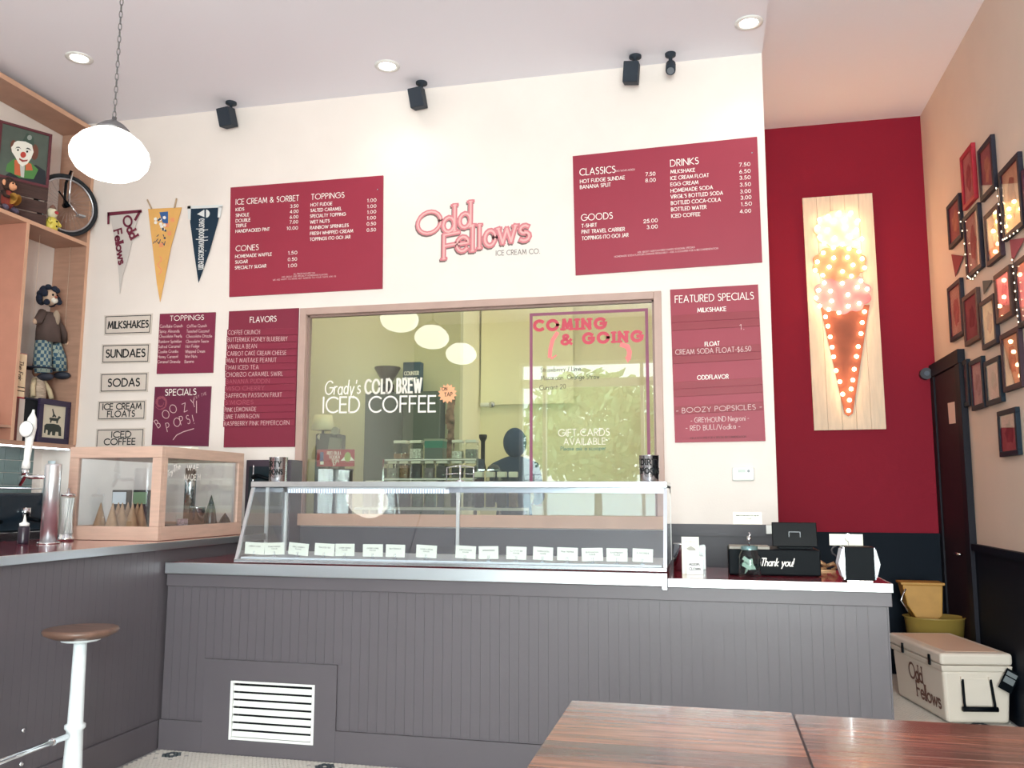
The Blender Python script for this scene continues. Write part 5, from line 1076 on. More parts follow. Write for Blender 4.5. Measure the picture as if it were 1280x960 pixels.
# cones inside
waf = mat('waffle', (176, 134, 100), .7, var=.2, vs=30)
k = 0
for cpx, cyp in ((125, 4.95), (140, 4.88), (147, 5.11), (152, 4.99), (159, 5.22), (165, 4.88), (171, 5.11), (176, 4.99)):
    cxp = at(cpx, 650, 1, cyp).x
    lb = ['lone waffle cone at the left of the cabinet', 'waffle cone, second from the left', 'waffle cone, third from the left behind its neighbours', 'waffle cone in the middle front of the cabinet', 'waffle cone in the middle back of the cabinet', 'waffle cone, third from the right', 'waffle cone, second from the right', 'waffle cone at the right end next to the corner post'][k]
    solo('waffle_cone', lb, 'cone', MB().lathe([(.05, 0), (.048, .008), (.003, .183), (.0, .187)], (0, 0, 0), 18), waf, 'waffle cones in the birch cabinet').location = (cxp, cyp, KZ0+.0425); k += 1
KF_ = KZ0+.0425
def kx(px, y): return at(px, 650, 1, y).x
for k, (px, y_) in enumerate(((263, 5.46), (281, 5.60))):
    solo('dipped_cone', ['dark dipped waffle cone behind the right side glass', 'short dark dipped cone at the back right of the cabinet'][k], 'cone', MB().lathe([(.045, 0), (.048, .02), (.03, .14 if k == 0 else .07), (.002, .235 if k == 0 else .11)], (kx(px, y_), y_, KF_), 18), mat('dark_chocolate', (22, 34, 48), .25))
t = thing('sprinkle_jar', 'glass jar of pink sprinkles inside the cone cabinet', 'jar', (kx(228, 5.20), 5.20, KF_)); part('body', MB().lathe([(.04, 0), (.042, .01), (.042, .11)], n=20), glass_thin, t, world=False); part('contents', MB().cyl((0, 0, .003), .036, .075, 16), mat('sprinkles', (200, 160, 170), .7, var=.8, vs=140), t, world=False)
solo('steel_canister', 'steel canister behind the side glass of the cone cabinet', 'canister', MB().lathe([(.052, 0), (.052, .15), (.054, .155), (.047, .157)], (kx(246, 5.33), 5.33, KF_), 24), steel)
solo('cup_tube', 'tall chrome tube of stacked cups inside the cone cabinet', 'tube', MB().lathe([(.04, 0), (.04, .42), (.036, .425)], (kx(236, 5.50), 5.50, KF_), 24), chrome)
for k, px in enumerate((151, 177)):
    t = thing('cone_package', ['dark glossy package with a silver label at the middle of the cabinet', 'dark glossy package with a green label right of the silver one'][k], 'package', (kx(px, 5.5), 5.5, KF_))
    part('body', B(-.062, .062, -.03, .03, 0, .27), black_pl, t, world=False, bevel=.005); part('label', B(-.055, .055, -.032, -.0305, .17, .255), mat('label_silver' if k == 0 else 'label_green', (220, 228, 236) if k == 0 else (130, 160, 120), .3), t, world=False)
solo('napkin', 'folded white napkin on top of the cone cabinet', 'napkin', B(-.045, .045, -.04, .04, 0, .012), white_card).location = (at(247, 560, 1, 5.2).x, 5.1, KZ1+.0005)
# ------------------------------------------------------------------ beer tower, straw dispenser
BT = 1.2095
p = at(52, 680, 2, 1.21)
t = thing('tap_tower', 'polished steel tap tower with a white handle on the red bar top', 'beer tap', (p.x, p.y+.05, BT))
ytw = p.y+.05; zt_ = at(58, 580, 1, ytw).z-BT
rr_ = .045
part('column', MB().lathe([(rr_, 0), (rr_, zt_-.01), (rr_*.9, zt_)], n=32), mat('polished_steel', (222, 224, 230), .3, .9), t, world=False); part('base_flange', MB().lathe([(rr_*1.35, 0), (rr_*1.35, .006), (rr_*1.05, .01)], n=32), chrome, t, world=False)
for a_ in (.6, 2.2, 3.8, 5.4): part('bolt', MB().cyl((rr_*1.22*math.cos(a_), rr_*1.22*math.sin(a_), .005), .005, .006, 8), steel, t, world=False)
zf = at(40, 592, 1, ytw).z-BT
fx_ = at(32, 585, 1, ytw).x-t.location.x
part('faucet', MB().tube([(-.03, 0, zf-.02), (fx_+.03, 0, zf-.02), (fx_, 0, zf-.01), (fx_-.03, -.0, zf-.07)], [.012, .012, .016, .009]), chrome, t, world=False); part('collar', MB().lathe([(.02, 0), (.02, .03), (.012, .04)], (fx_, 0, zf-.01), 14), chrome, t, world=False)
hb0 = zf+.03; htop = at(42, 512, 1, ytw).z-BT
hx = at(42, 512, 1, ytw).x-t.location.x
def hpt(f): return (fx_+(hx-fx_)*f, 0, hb0+(htop-hb0)*f)
part('tap_handle', MB().tube([hpt(0), hpt(.1), hpt(.14), hpt(.45), hpt(.7), hpt(.85), hpt(.94), hpt(1)], [.024, .022, .017, .022, .03, .024, .009, .006], 14), white_pl, t, world=False, label='white tap handle')
hc = hpt(.66); part('handle_badge', MB().lathe([(.046, -.034), (.046, -.04), (.038, -.043)], (hc[0], 0, hc[2]), 24, 'y'), white_pl, t, world=False); part('badge_rim', MB().tube([(hc[0]+.046*math.cos(2*PI*i/24), -.037, hc[2]+.046*math.sin(2*PI*i/24)) for i in range(24)], .0025, 6, True), mat('rim_grey', (130, 136, 142), .4), t, world=False)
p = at(83, 673, 2, 1.21)
t = thing('straw_dispenser', 'clear straw dispenser full of white straws with a chrome top, beside the cone cabinet', 'dispenser', (at(84, 640, 1, 4.62).x, 4.62, BT))
part('base', MB().lathe([(.05, 0), (.05, .02), (.04, .03), (.04, .045)], n=24), chrome, t, world=False); part('tube', MB().lathe([(.045, .045), (.04, .12), (.047, .27)], n=24, close=False), glass_thin, t, world=False)
sw = MB()
for k in range(90):
    r_, a_ = .034*math.sqrt(random.random()), random.uniform(0, 6.28); sw.tube([(r_*math.cos(a_), r_*math.sin(a_), .046), (.8*r_*math.cos(a_+.5), .8*r_*math.sin(a_+.5), .15), (1.05*r_*math.cos(a_+.8), 1.05*r_*math.sin(a_+.8), .262)], .004, 6)
part('straws', sw, mat('straw_white', (252, 252, 255), .5), t, world=False, kind='stuff'); part('lid', MB().lathe([(.04, .27), (.04, .285), (.012, .29), (.006, .32)], n=20), chrome, t, world=False)
# ------------------------------------------------------------------ register area
RT_ = 1.0615
t = thing('flyer_holder', 'white card holder with two stacked lettered flyers beside the display case', 'card holder', (at(866, 700, 1, 5.0).x, 5.02, RT_))
part('stand', B(-.055, .07, .0, .05, 0, .16), glass_thin, t, world=False); part('flyer', B(-.06, .035, -.008, -.002, .0, .205), white_card, t, world=False); part('flyer', B(-.035, .055, -.03, -.024, 0, .1), white_pl, t, world=False)
q = MB(); text(q, 'ADDFL', (-.02, -.031, .05), (1, 0, 0), (0, 0, 1), .06, .012, wt=.25); text(q, 'CLOWN', (-.02, -.031, .025), (1, 0, 0), (0, 0, 1), .06, .012, wt=.25); part('lettering', q, black_print, t, world=False)
q = MB(); q.prism([(-.035, -.009, .14), (-.01, -.009, .155), (.015, -.009, .14), (.018, -.009, .13), (-.02, -.009, .13)], (0, 1, 0), .0008); text(q, 'ICE CREAM', (-.045, -.0095, .175), (1, 0, 0), (0, 0, 1), .06, .006, wt=.2); part('grey_print', q, mat('flyer_grey', (170, 168, 160), .7), t, world=False)
solo('steel_can', 'brushed steel canister behind the flyer holder', 'canister', MB().lathe([(.045, 0), (.045, .15), (.047, .155), (.04, .156)], (at(847, 700, 1, 5.25).x+.02, 5.25, RT_), 24), steel)
c = at(937, 718, 2, RT_)
t = thing('tip_jar', 'glass mason jar of banknotes with a card clipped above, before the cash drawer', 'jar', (at(937, 700, 1, 4.87).x, 4.87, RT_))
part('body', MB().lathe([(.05, 0), (.058, .01), (.058, .11), (.045, .135), (.04, .145), (.04, .165)], n=28, close=False), glass('mason_glass', (226, 238, 240), 1.45), t, world=False); part('rim', MB().lathe([(.044, .148), (.044, .168), (.034, .17)], n=28, close=False), mat('jar_rim', (120, 150, 152), .3, .5), t, world=False)
q = MB(); rn = random.Random(8)
for k in range(7):
    ax = Vector((rn.gauss(0, 1), rn.gauss(0, .5), rn.gauss(0, 1))).normalized(); bx_ = ax.orthogonal().normalized(); q.obox((rn.uniform(-.02, .02), rn.uniform(-.02, .02), .045+.008*k), (ax, bx_, ax.cross(bx_)), .024, .012, .0006)
part('banknotes', q, mat('banknote', (182, 200, 184), .8), t, world=False); part('clip_wire', MB().tube([(0, 0, .16), (0, 0, .20), (-.008, 0, .215), (.008, 0, .225), (0, 0, .24)], .004).ell((0, 0, .205), .012, .012, .016), chrome, t, world=False)
cdz = at(928, 655, 1, t.location.y).z-RT_
part('card', B(-.078, .07, -.002, .0, cdz, cdz+.062), white_card, t, world=False); q = MB(); text(q, 'THANK YOU VERY MUCH FOR YOUR TIPS', (-.065, -.003, cdz+.042), (1, 0, 0), (0, 0, 1), .12, .006, wt=.2); text(q, 'LOVE', (-.015, -.003, cdz+.026), (1, 0, 0), (0, 0, 1), .03, .006, wt=.2); part('lettering', q, black_print, t, world=False)
a = at(911, 714, 2, RT_); b = at(1026, 719, 2, RT_)
yb_ = 5.02; x0 = at(911, 700, 1, yb_).x; x1 = at(1026, 700, 1, yb_).x; zt_ = at(965, 687, 1, yb_).z
t = thing('cash_drawer', 'black cash drawer lettered thank you in white', 'cash drawer', ((x0+x1)/2, yb_+.18, RT_))
part('body', B(x0, x1, yb_, yb_+.38, RT_+.003, zt_), black_pl, t, bevel=.006); part('feet', B(x0+.03, x1-.03, yb_+.03, yb_+.33, RT_, RT_+.003), black_soft, t)
q = MB(); p = at(951, 707, 1, yb_-.001); r_ = at(991, 708, 1, yb_-.001); text(q, 'Thank you!', p, (1, 0, 0), (0, 0, 1), r_.x-p.x, .04, wt=.14, shear=.25, gap=.14); part('lettering', q, white_print, t)
part('paper_tray', B(x0+.005, x0+.22, yb_+.002, yb_+.2, zt_+.0005, zt_+.014), mat('tray_grey', (150, 146, 138), .6), t)
ym = yb_+.14; x0 = at(965, 670, 1, ym).x; x1 = at(1021, 670, 1, ym).x; z1 = at(990, 653, 1, ym).z
t = thing('register_tablet', 'dark register tablet on a stand on top of the cash drawer', 'tablet', ((x0+x1)/2, ym, zt_+.0005))
part('foot', B(x0+.03, x1-.03, ym-.06, ym+.1, zt_+.001, zt_+.012), black_pl, t); part('screen_back', MB().prism([(x0, ym-.03, zt_+.012), (x0, ym-.0, z1), (x0, ym+.015, z1), (x0, ym+.0, zt_+.012)], (1, 0, 0), x1-x0), mat('tablet_dark', (3, 6, 12), .4, spec=.15), t, bevel=.004)
xm = (x0+x1)/2; zm = (zt_+z1)/2-.0; yq = ym-.03+.03*(zm-zt_-.012)/(z1-zt_-.012)-.002
part('emblem', MB().ribbon([(xm-.03, yq, zm-.02), (xm+.03, yq, zm-.02), (xm+.03, yq, zm+.02), (xm-.03, yq, zm+.02), (xm-.03, yq, zm-.02)], .004, (0, -1, 0)), mat('emblem_grey', (44, 54, 66), .3), t)
c = at(961, 660, 1, YW-.04)
solo('wall_plug', 'small white plug on the grey wainscot left of the tablet', 'plug', B(-.03, .03, 0, .038, -.03, .03), white_pl, bevel=.005).location = (c.x+.01, YW-.075, c.z-.01)
# napkin dispenser
c0 = at(1057, 724, 2, RT_); c1_ = at(1092, 725, 2, RT_)
yn = 4.80; x0 = at(1056, 700, 1, yn).x; x1 = at(1093, 700, 1, yn).x; zn = at(1075, 684, 1, yn).z
t = thing('napkin_dispenser', 'black-sided napkin dispenser with white napkins bulging both sides', 'dispenser', ((x0+x1)/2, yn+.06, RT_))
part('body', B(x0, x1, yn, yn+.13, RT_+.005, zn), black_pl, t, bevel=.004); part('feet', B(x0+.01, x1-.01, yn+.01, yn+.12, RT_, RT_+.005), chrome, t)
for s_, xe in ((-1, x0), (1, x1)):
    part('side_frame', B(min(xe, xe+s_*.006), max(xe, xe+s_*.006), yn+.004, yn+.126, RT_+.01, zn-.002), chrome, t)
    part('napkins', MB().prism([(xe+s_*.0065, yn+.01, RT_+.02), (xe+s_*.012, yn+.01, RT_+.02), (xe+s_*.03, yn+.01, (RT_+zn)/2), (xe+s_*.012, yn+.01, zn-.012), (xe+s_*.0065, yn+.01, zn-.012)], (0, 1, 0), .11), mat('napkin_white', (226, 232, 240), .9), t)
c = at(1058, 676, 1, 4.98); 
t = thing('card_stand', 'cream card held by a ring clip behind the napkin dispenser', 'card', (c.x, 4.99, RT_))
zc_ = c.z-RT_
part('card', B(-.085, .085, -.001, .001, zc_-.025, zc_+.035), white_card, t, world=False); part('clip', MB().tube([(.01+.016*math.cos(2*PI*i/12), -.004, zc_+.018+.02*math.sin(2*PI*i/12)) for i in range(12)], .0025, 6, True), chrome, t, world=False)
part('stem', MB().tube([(.01, -.003, zc_), (.01, -.003, .01)], .004), chrome, t, world=False); part('base', MB().lathe([(.04, 0), (.038, .01), (.006, .015)], (.01, 0, 0), 20), chrome, t, world=False)
part('cord_coil', MB().tube([(-.07+.02*math.cos(i*.9)+.004*i, .0, zc_-.03-.008*i+.012*math.sin(i*.9)) for i in range(14)], .005), mat('cord_dark', (60, 56, 60), .4), t, world=False)
c = at(1036, 716, 2, RT_)
q = MB().tube([(0, 0, .03), (-.03, 0, .05), (-.06, .01, .03), (-.04, 0, .012), (0, 0, .02)], [.012, .014, .012, .008, .01], 8).tube([(0, 0, .03), (.04, .0, .045), (.06, .01, .025), (.03, 0, .01)], [.01, .012, .01, .008], 8).box(-.06, .05, -.01, .02, 0, .009)
solo('brass_bell', 'small tangled brass trinket between the cash drawer and the napkins', 'trinket', q, mat('brass_dull', (190, 150, 110), .4, .5)).location = (c.x, c.y+.1, RT_)

# ------------------------------------------------------------------ marquee cone sign on the red wall
MY = YR-.03
m4 = CropMap(980, 220, 2.824, 1, MY)
t = mq = thing('marquee_sign', 'light-bulb ice cream cone sign on a whitewashed board on the red wall', 'sign', tuple(m4(215, 500, YR-.001)))
Pq = [m4(*p, MY) for p in ((65, 78), (312, 60), (362, 893), (107, 898))]
ww = mat('whitewashed_wood', (238, 214, 190), .8, var=.07, vs=5, stretch=(8, 1, 1), bump=.3)
nb = 5
for k in range(nb):
    f0, f1 = k/nb, (k+1)/nb-.004
    part('plank', MB().prism([Pq[0].lerp(Pq[1], f0), Pq[0].lerp(Pq[1], f1), Pq[3].lerp(Pq[2], f1), Pq[3].lerp(Pq[2], f0)], (0, 1, 0), .028), ww, t)
def shape(nm, pts, m_, lvl, th=.015): part(nm, MB().prism([m4(x, y_, MY-.001-lvl) for x, y_ in pts], (0, 1, 0), -0.0 or th), m_, t)
def bumpy(cx, cy, rx, ry, n_, amp): return [(cx+(rx+amp*abs(math.sin(n_*a_/2)))*math.cos(a_), cy+(ry+amp*abs(math.sin(n_*a_/2)))*math.sin(a_)) for a_ in [2*PI*i/72 for i in range(72)]]
shape('cone', [(128, 455), (302, 455), (243, 838), (228, 848), (214, 838)], mat('cone_brown', (150, 82, 62), .7, var=.15), .016)
shape('bottom_scoop', bumpy(208, 415, 92, 62, 10, 12), mat('scoop_pink', (238, 128, 138), .6), .018, .017)
shape('middle_scoop', bumpy(197, 308, 88, 55, 10, 10), mat('scoop_caramel', (224, 132, 104), .6), .021, .02)
shape('top_scoop', bumpy(187, 188, 72, 56, 9, 10), mat('scoop_cream', (250, 222, 178), .6), .024, .023)
bm_ = mat('bulb_glow', (255, 214, 160), .4, emit=BULB_E)
bulb_me = MB().ell((0, 0, 0), .018, .018, .018, 10, 7).mesh('bulb', bm_)
b5 = [(92,155),(160,130),(250,103),(343,103),(210,165),(295,155),(400,165),(77,220),(157,238),(300,215),(390,240),(92,295),(215,305),(335,285),(130,350),(275,355),(385,350),(430,310),(122,423),(203,382),(328,390),(407,412),(75,495),(206,463),(315,458),(433,470),(58,562),(170,535),(360,520),(452,542),(118,602),(276,572),(348,608),(130,663),(275,665),(423,647),(395,697),(473,712),(85,722),(180,728),(320,757),(65,783),(190,808),(410,827),(95,848),(322,850),(165,876),(247,902),(140,935),(452,893)]
bl = [(1010+x/6.4, 250+y_/6.4) for x, y_ in b5]+[(980+x/2.824, 220+y_/2.824) for x, y_ in ((155,530),(163,568),(170,604),(175,638),(184,687),(197,726),(207,770),(228,828),(276,517),(272,556),(262,602),(256,637),(248,682),(243,720),(237,752),(231,791))]
for x, y_ in bl:
    p = at(x, y_, 1, MY-.05); link('bulb', bulb_me, mq, tuple(p-mq.location))
# ------------------------------------------------------------------ right wall pictures
def RW(px, py, d=0): return at(px, py, 0, XR-d)
frames = [
 ((1197, 200), (1211, 182), (1221, 245), (1205.5, 261), 'frame_red', (176, 48, 62), 'pink', 'bright red frame, topmost at the far end of the picture wall'),
 ((1220, 190), (1238, 168), (1242.5, 235), (1226, 252.5), 'frame_black', (44, 42, 54), 'brown', 'black framed print, top row right of the red frame'),
 ((1182.5, 257.5), (1198, 242), (1201, 299), (1185.5, 311), 'frame_black', (44, 42, 54), 'brown', 'small black frame farthest left, below the red frame'),
 ((1201, 274), (1220.5, 254.5), (1227.5, 332.5), (1209, 349), 'frame_black', (44, 42, 54), 'cream', 'tall black frame edged with fairy lights, second row'),
 ((1228, 270), (1247, 254), (1251, 319), (1234, 334), 'frame_plum', (62, 44, 54), 'warm', 'plum framed print, second row right of the fairy lights'),
 ((1245.5, 217.5), (1271, 190.5), (1279, 280), (1255, 302.5), 'frame_black', (44, 42, 54), 'warm', 'large dark frame reflecting the bulbs, upper right'),
 ((1182, 361), (1200, 347), (1203, 418.5), (1188.6, 427.4), 'frame_black', (44, 42, 54), 'cream', 'narrow black frame farthest left in the third row'),
 ((1200, 373), (1219.5, 360), (1224.4, 423), (1207.4, 432.7), 'frame_walnut', (84, 62, 58), 'plum', 'walnut framed print, third row second from left'),
 ((1223, 380), (1241, 365.5), (1245.7, 427.4), (1228, 439), 'frame_black', (44, 42, 54), 'gold', 'black framed golden print, third row'),
 ((1240, 345), (1260, 332), (1265.5, 393), (1246.4, 405.4), 'frame_walnut', (84, 62, 58), 'pink', 'walnut framed pink print, third row right'),
 ((1266, 330), (1300, 302), (1306, 392), (1273, 412), 'frame_black', (44, 42, 54), 'rose', 'large frame with a rose picture cut by the right photo edge'),
 ((1248, 418.5), (1271, 409), (1278.3, 482.3), (1255, 491), 'frame_plum', (62, 44, 54), 'warm', 'wide plum frame with a glowing print, fourth row right'),
 ((1210, 453), (1225, 445), (1231.5, 507), (1215, 515), 'frame_black2', (20, 34, 48), 'white', 'black frame with a white document, fourth row beside the door'),
 ((1228.7, 453), (1245.7, 445), (1253.5, 500), (1233, 509), 'frame_black2', (20, 34, 48), 'red', 'black frame with a red print, fourth row middle'),
 ((1193, 456), (1207.5, 449), (1211.5, 506), (1196, 513), 'frame_black2', (20, 34, 48), 'plum', 'black frame partly hidden by the door casing'),
 ((1244.6, 514), (1268.4, 509.6), (1273, 570), (1250, 570), 'frame_black2', (20, 34, 48), 'red2', 'lone black frame with a red print, lowest on the wall'),
 ((1275.5, 214), (1310, 180), (1318, 262), (1282, 290), 'frame_purple2', (80, 40, 70), 'pink', 'purple frame cut by the right photo edge, top row'),
]
arts = {'pink': (206, 140, 136), 'brown': (158, 110, 104), 'cream': (214, 178, 160), 'warm': (236, 190, 150), 'plum': (140, 84, 86), 'gold': (216, 170, 120), 'rose': (216, 150, 152), 'white': (214, 196, 188), 'red': (160, 80, 90), 'red2': (170, 90, 92)}
figs = {'pink': (160, 80, 84), 'brown': (190, 140, 110), 'cream': (180, 110, 100), 'warm': (190, 120, 90), 'plum': (100, 40, 52), 'gold': (176, 104, 60), 'rose': (204, 60, 76), 'white': (186, 170, 164), 'red': (130, 50, 66), 'red2': (130, 50, 60)}
for i, (a, b, c_, d, mn, mc, art, lbl) in enumerate(frames):
    P = [RW(*p, .03) for p in (a, b, c_, d)]
    yF = (P[0].y+P[3].y)/2; yN = (P[1].y+P[2].y)/2; zT = (P[0].z+P[1].z)/2; zB = (P[2].z+P[3].z)/2
    if i == 14: yF = max(yF, 7.42) if False else yF
    t = thing('picture_frame', lbl, 'picture', (XR-.001, (yF+yN)/2, (zT+zB)/2), 'framed pictures on the right wall')
    Y0_, Y1_ = sorted((yF, yN)); fwd_ = min(.035, (Y1_-Y0_)*.14)
    x0_, x1_ = XR-.03, XR-.001
    part('frame', B(x0_, x1_, Y0_, Y1_, zB, zB+fwd_).box(x0_, x1_, Y0_, Y1_, zT-fwd_, zT).box(x0_, x1_, Y0_, Y0_+fwd_, zB+fwd_, zT-fwd_).box(x0_, x1_, Y1_-fwd_, Y1_, zB+fwd_, zT-fwd_), mat(mn, mc, .5, spec=.2), t, bevel=.003)
    part('print', B(x0_+.014, x0_+.022, Y0_+fwd_, Y1_-fwd_, zB+fwd_, zT-fwd_), mat('art_'+art, arts[art], .7, var=.18, vs=7), t)
    cyy, czz = (Y0_+Y1_)/2, (zT+zB)/2; hh_ = (zT-zB)/2-fwd_; hw_ = (Y1_-Y0_)/2-fwd_
    rn = random.Random(i); pts = []
    for k in range(14):
        a_ = 2*PI*k/14; r_ = rn.uniform(.45, .75); pts.append((x0_+.0135, cyy+hw_*r_*math.cos(a_)*.8, czz+hh_*r_*math.sin(a_)))
    part('figure', MB().prism(pts, (-1, 0, 0), .0008), mat('fig_'+art, figs[art], .7, var=.3, vs=12), t)
    part('glazing', B(x0_+.004, x0_+.006, Y0_+fwd_, Y1_-fwd_, zB+fwd_, zT-fwd_), glass('frame_glass', (250, 250, 250), 1.35), t)
# bunting and fairy lights
bun = [((1189, 318), (1204, 320), (1194, 346), (150, 62, 70), 'small red bunting triangle near the far corner of the picture wall'), ((1228, 351), (1240, 350), (1229.5, 368), (110, 104, 96), 'small grey-green bunting triangle in the middle of the picture wall'), ((1262, 300), (1281, 297), (1265, 327), (176, 86, 96), 'rose bunting triangle beside the large dark frame')]
for a, b, c_, col, lbl in bun:
    q = MB().prism([RW(*p, .012) for p in (a, b, c_)], (1, 0, 0), .003); solo('bunting_flag', lbl, 'bunting', q, mat('bunting_%d' % col[0], col, .9))
fl_me = MB().ell((0, 0, 0), .004, .004, .006, 7, 5).mesh('bulb', mat('fairy_glow', (255, 236, 205), .4, emit=3))
for pts, lbl in (([(1199, 262), (1206, 300), (1210, 345), (1216, 350), (1226, 336)], 'string of tiny fairy lights along the tall black frame'), ([(1246, 232), (1251, 265), (1254, 300), (1262, 296), (1278, 285)], 'string of tiny fairy lights along the large dark frame'), ([(1266, 322), (1269, 350), (1272, 385), (1275, 410)], 'string of tiny fairy lights along the rose picture at the right edge')):
    P = [RW(*p, .036) for p in pts]; t = thing('string_lights', lbl, 'string lights', tuple(P[0]))
    part('wire', MB().tube(P, .0022, 5), mat('wire_dark', (60, 50, 44), .6), t)
    for i in range(len(P)-1):
        for f in (.1, .4, .7): link('bulb', fl_me, t, tuple(P[i].lerp(P[i+1], f)-P[0]+Vector((-.006, 0, 0))))
# ------------------------------------------------------------------ dark door on the right wall
y_n = RW(1213, 600).y; 
D0, D1, DT = 7.28, 8.08, 2.52
dr = sempty('door_1', (XR, (D0+D1)/2, 0))
dm = mat('door_dark', (48, 32, 40), .6, var=.1, spec=.2); dm2 = mat('door_casing', (26, 26, 36), .6, spec=.2)
part('casing', B(XR-.05, XR-.001, D0-.06, D0+.06, 0, DT-.001).box(XR-.05, XR-.001, D1-.06, D1+.04, 0, DT-.001).box(XR-.055, XR-.001, D0-.06, D1+.04, DT, DT+.11), dm2, dr, bevel=.003)
lf = part('door_leaf', B(XR-.035, XR-.001, D0+.062, D1-.062, .01, DT-.003), dm, dr); part('door_handle', MB().tube([(XR-.06, D0+.12, 1.05), (XR-.09, D0+.12, 1.05), (XR-.09, D0+.22, 1.05)], .009), steel, dr)
P = [RW(*p, .037) for p in ((1184.5, 504), (1193, 502), (1194.5, 529), (1186.5, 530))]
solo('door_note', 'small white notice taped to the dark door', 'notice', MB().prism(P, (1, 0, 0), .0015), mat('note_paper', (224, 196, 186), .7))
c = at(1158, 467, 1, YR-.06)
t = thing('wall_fixture', 'small dark round fixture on the red wall by the door corner', 'fixture', (c.x, YR-.001, c.z))
part('housing', MB().lathe([(.05, -.07), (.05, 0)], n=20, axis='y'), mat('fixture_dark', (46, 44, 58), .4), t, world=False); part('lens', MB().lathe([(.022, -.078), (.022, -.07)], n=16, axis='y'), mat('fixture_lens', (96, 104, 118), .2), t, world=False); part('bracket', B(.03, .13, -.05, 0, -.02, .04), MATS['fixture_dark'], t, world=False)
# ------------------------------------------------------------------ cooler
cw = mat('cooler_white', (226, 214, 202), .45, bump=.05, bs=200)
O = Vector((1.47, 6.40, 0)); u = (Vector((1.375, 6.92, 0))-O).normalized(); uy = u; ux = Vector((u.y, -u.x, 0))
LC, WC, HC = .85, .42, .46
ang = math.atan2(-ux.y, ux.x)
t = thing('cooler', 'large white hard cooler with a black rope handle beside the right wall', 'cooler', tuple(O))
t.rotation_euler = (0, 0, math.atan2(ux.y, ux.x))
def taper(x0, x1, y0, y1, z0, z1, k):
    mb = MB(); b_ = 0; V = [(x, y_, z0) for y_ in (y0+k, y1-k) for x in (x0+k, x1-k)]+[(x, y_, z1) for y_ in (y0, y1) for x in (x0, x1)]
    mb.v = V
    for q_ in ((0, 2, 3, 1), (4, 5, 7, 6), (0, 1, 5, 4), (2, 6, 7, 3), (0, 4, 6, 2), (1, 3, 7, 5)): mb.face(q_)
    return mb
WC = (1.915-1.47)
part('body', taper(0, WC, 0, LC, .012, .355, .02), cw, t, world=False, bevel=.025, seg=3); part('rim', taper(-.012, WC+.006, -.012, LC+.012, .345, .385, .006), cw, t, world=False, bevel=.008)
part('lid', taper(-.018, WC+.006, -.018, LC+.018, .388, .465, -.0), cw, t, world=False, bevel=.02, seg=3)
part('lid_panel', B(.05, WC-.05, .05, LC-.05, .4655, .468), mat('cooler_top', (226, 196, 174), .5), t, world=False, bevel=.001)
for y_ in (.15, .6): part('latch', B(-.026, -.016, y_-.015, y_+.015, .36, .43), black_pl, t, world=False, bevel=.003)
part('handle_rope', MB().tube([(.12, -.012, .30), (.115, -.03, .15), (.118, -.035, .12)], .009).tube([(.30, -.012, .30), (.31, -.03, .15), (.308, -.035, .12)], .009), black_pl, t, world=False, label='black rope handle'); part('handle_grip', MB().tube([(.10, -.035, .115), (.325, -.035, .115)], .016, 10), black_pl, t, world=False)
part('handle_recess', B(.12, .305, -.001, .004, .13, .30), cw, t, world=False); part('anchor', B(.11, .13, -.016, .0, .29, .315).box(.29, .31, -.016, .0, .29, .315), cw, t, world=False)
tg = part('tag', B(-.045, .045, -.001, .001, -.07, .07).xf(Matrix.Translation((.40, -.05, .30)) @ Matrix.Rotation(.5, 4, 'Y')), black_pl, t, world=False, label='black and grey hang tag')
q = B(-.035, .035, -.003, -.0015, -.02, .02).box(-.035, .035, -.003, -.0015, .028, .055); q.xf(Matrix.Translation((.40, -.05, .30)) @ Matrix.Rotation(.5, 4, 'Y')); part('tag_print', q, mat('tag_grey', (120, 126, 130), .6), tg, world=False)
q = MB(); bw = mat('logo_brown', (120, 84, 74), .7)
for s_, y0_, y1_, z0_, h_ in (('Odd', .56, .34, .20, .105), ('Fellows', .46, .08, .09, .10)):
    text(q, s_, (-.001+(.0), y0_, z0_), (0, -1, 0), (0, 0, 1), y0_-y1_, h_, wt=.16, serif=.09, gap=.12, lift=0, off=.004)
for i, v in enumerate(q.v): q.v[i] = (.02*(1-(v[2]-.012)/.343)-.003, v[1], v[2])
part('side_logo', q, bw, t, world=False)
# mop bucket with wringer
ylw = mat('bucket_yellow', (186, 138, 66), .5, var=.1); ylw2 = mat('bucket_yellow_dark', (150, 126, 60), .5)
c = at(1160, 800, 1, 7.6)
t = thing('mop_bucket', 'yellow mop bucket with a side-press wringer behind the cooler', 'bucket', (c.x, 7.6, 0))
zt_ = at(1150, 731, 1, 7.55).z; x0 = at(1128, 735, 1, 7.55).x-c.x; x1 = at(1179, 735, 1, 7.55).x-c.x
zw0 = at(1150, 770, 1, 7.55).z
part('wringer', MB().prism([(x0, -.05, zt_), (x1, -.05, zt_), (x1-.015, -.05, zw0), (x0+.14, -.05, zw0-.10), (x0+.03, -.05, zt_-.16)], (0, 1, 0), .18), ylw, t, world=False, bevel=.01)
part('wringer_rim', B(x0-.012, x1+.012, -.062, .142, zt_-.002, zt_+.018), ylw, t, world=False, bevel=.004)
zk = at(1165, 776, 1, 7.4).z
part('tub', MB().lathe([(.15, .06), (.17, .1), (.22, zk), (.235, zk+.012), (.22, zk+.015), (.16, .1)], (.05, -.02, 0), n=28, close=False, sq=.8), ylw2, t, world=False); part('tub_floor', MB().lathe([(.15, .06), (.15, .07)], (.05, -.02, 0), n=28, sq=.8), ylw2, t, world=False)
part('lever', MB().tube([(x0+.02, -.07, zt_-.03), (x0-.02, -.07, zt_-.12), (x0+.08, -.07, zw0-.05)], .008), steel, t, world=False)
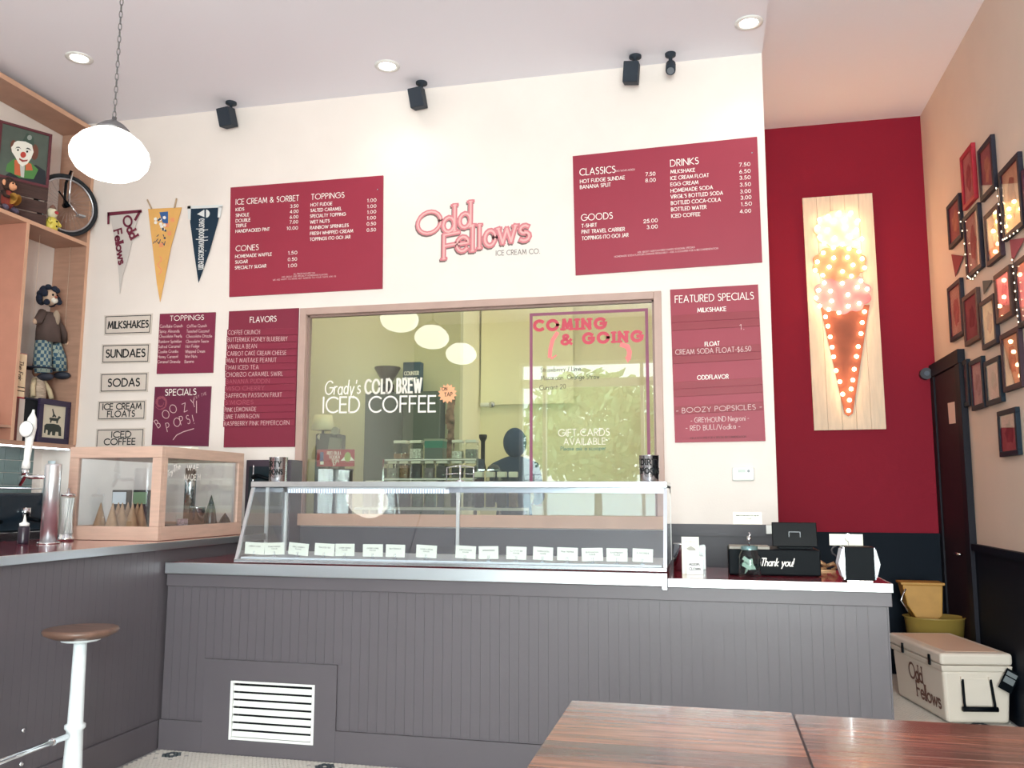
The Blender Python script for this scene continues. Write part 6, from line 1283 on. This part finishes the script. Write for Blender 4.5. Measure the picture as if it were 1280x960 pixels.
for a_ in range(4): part('caster', MB().cyl((.05+.12*(1 if a_ % 2 else -1), -.02+.09*(1 if a_ > 1 else -1)-.01, .03), .03, .02, 14, 'y'), black_pl, t, world=False)
# ------------------------------------------------------------------ stools
cast = mat('cast_iron_white', (226, 232, 236), .4, bump=.1); seatw = mat('stool_wood', (106, 78, 66), .4, var=.25, vs=5, stretch=(1, 9, 1), coat=.3)
def stool(x, y_, lbl):
    t = thing('bar_stool', lbl, 'stool', (x, y_, 0), 'bolted bar stools')
    zs = .865
    part('seat', MB().lathe([(.02, zs-.032), (.12, zs-.030), (.158, zs-.012), (.165, zs), (.16, zs+.01), (.14, zs+.013), (.0, zs+.006)], n=40), seatw, t, world=False)
    part('seat_plate', MB().lathe([(.03, zs-.055), (.085, zs-.045), (.09, zs-.033)], n=12), cast, t, world=False)
    part('post', MB().lathe([(.115, .005), (.112, .015), (.06, .06), (.045, .12), (.040, .3), (.036, .42), (.045, .43), (.045, .445), (.034, .452), (.031, .6), (.0285, zs-.05)], n=28), cast, t, world=False)
    return t
s1 = at(101, 795, 2, .84)
sxp, syp = s1.x, s1.y
stool(sxp, syp, 'white cast iron bar stool with a round wooden seat in front of the bar')
stool(sxp-.0, syp-.88, 'bar stool of which only the seat edge shows at the left photo edge')
rl_ = MB().tube([(sxp, syp-.05, .405), (sxp, syp-.83, .405)], .014, 12)
t = thing('foot_rail', 'chrome foot rail between the bar stool posts', 'rail', (sxp, syp-.45, .405))
part('rail', rl_, chrome, t); part('joint', MB().tube([(sxp, syp-.13, .405), (sxp, syp-.15, .405)], .018, 12), chrome, t)
for (px, py) in ((27, 913), (24, 955)):
    p = at(px, py, 0, BX+.012); part('wall_bolt', MB().lathe([(.012, 0), (.012, .006), (.006, .012)], (BX+.0185, p.y, p.z), 12, 'x'), chrome, bc)
# ------------------------------------------------------------------ tables
tw = [mat('table_wood_%d' % i, c_, .22, var=.35, vs=3.5, stretch=(1.2, 12, 1), coat=.25, bump=.05) for i, c_ in enumerate(((140, 94, 80), (126, 86, 76), (152, 104, 86), (114, 82, 74)))]
def table(x0, x1, y0, y1, lbl):
    t = thing('dining_table', lbl, 'table', ((x0+x1)/2, (y0+y1)/2, 0), 'dark wood tables')
    nb_ = 11; w_ = (y1-y0)/nb_; rn = random.Random(int(x0*100))
    for k in range(nb_):
        part('board', B(x0, x1, y0+w_*k+.0006, y0+w_*(k+1)-.0006, .72, .75+rn.uniform(-.0006, .0006)), tw[rn.randrange(4)], t, bevel=.0012, seg=1)
    part('apron', B(x0+.06, x1-.06, y0+.06, y1-.06, .69, .7195), black_soft, t)
    xm, ym = (x0+x1)/2, (y0+y1)/2
    part('pedestal', MB().lathe([(.04, .03), (.035, .06), (.035, .66), (.12, .69)], (xm, ym, 0), 20), black_pl, t)
    for a_ in range(4): an = PI/4+a_*PI/2; part('foot', MB().bar((xm, ym, .025), (xm+.3*math.cos(an), ym+.3*math.sin(an), .022), .05, .03), black_pl, t)
table(-.515, .255, 2.30, 3.262, 'dark wood table in the foreground, left of the seam')
table(.262, 1.06, 2.30, 3.245, 'dark wood table at the lower right, touching the other one')
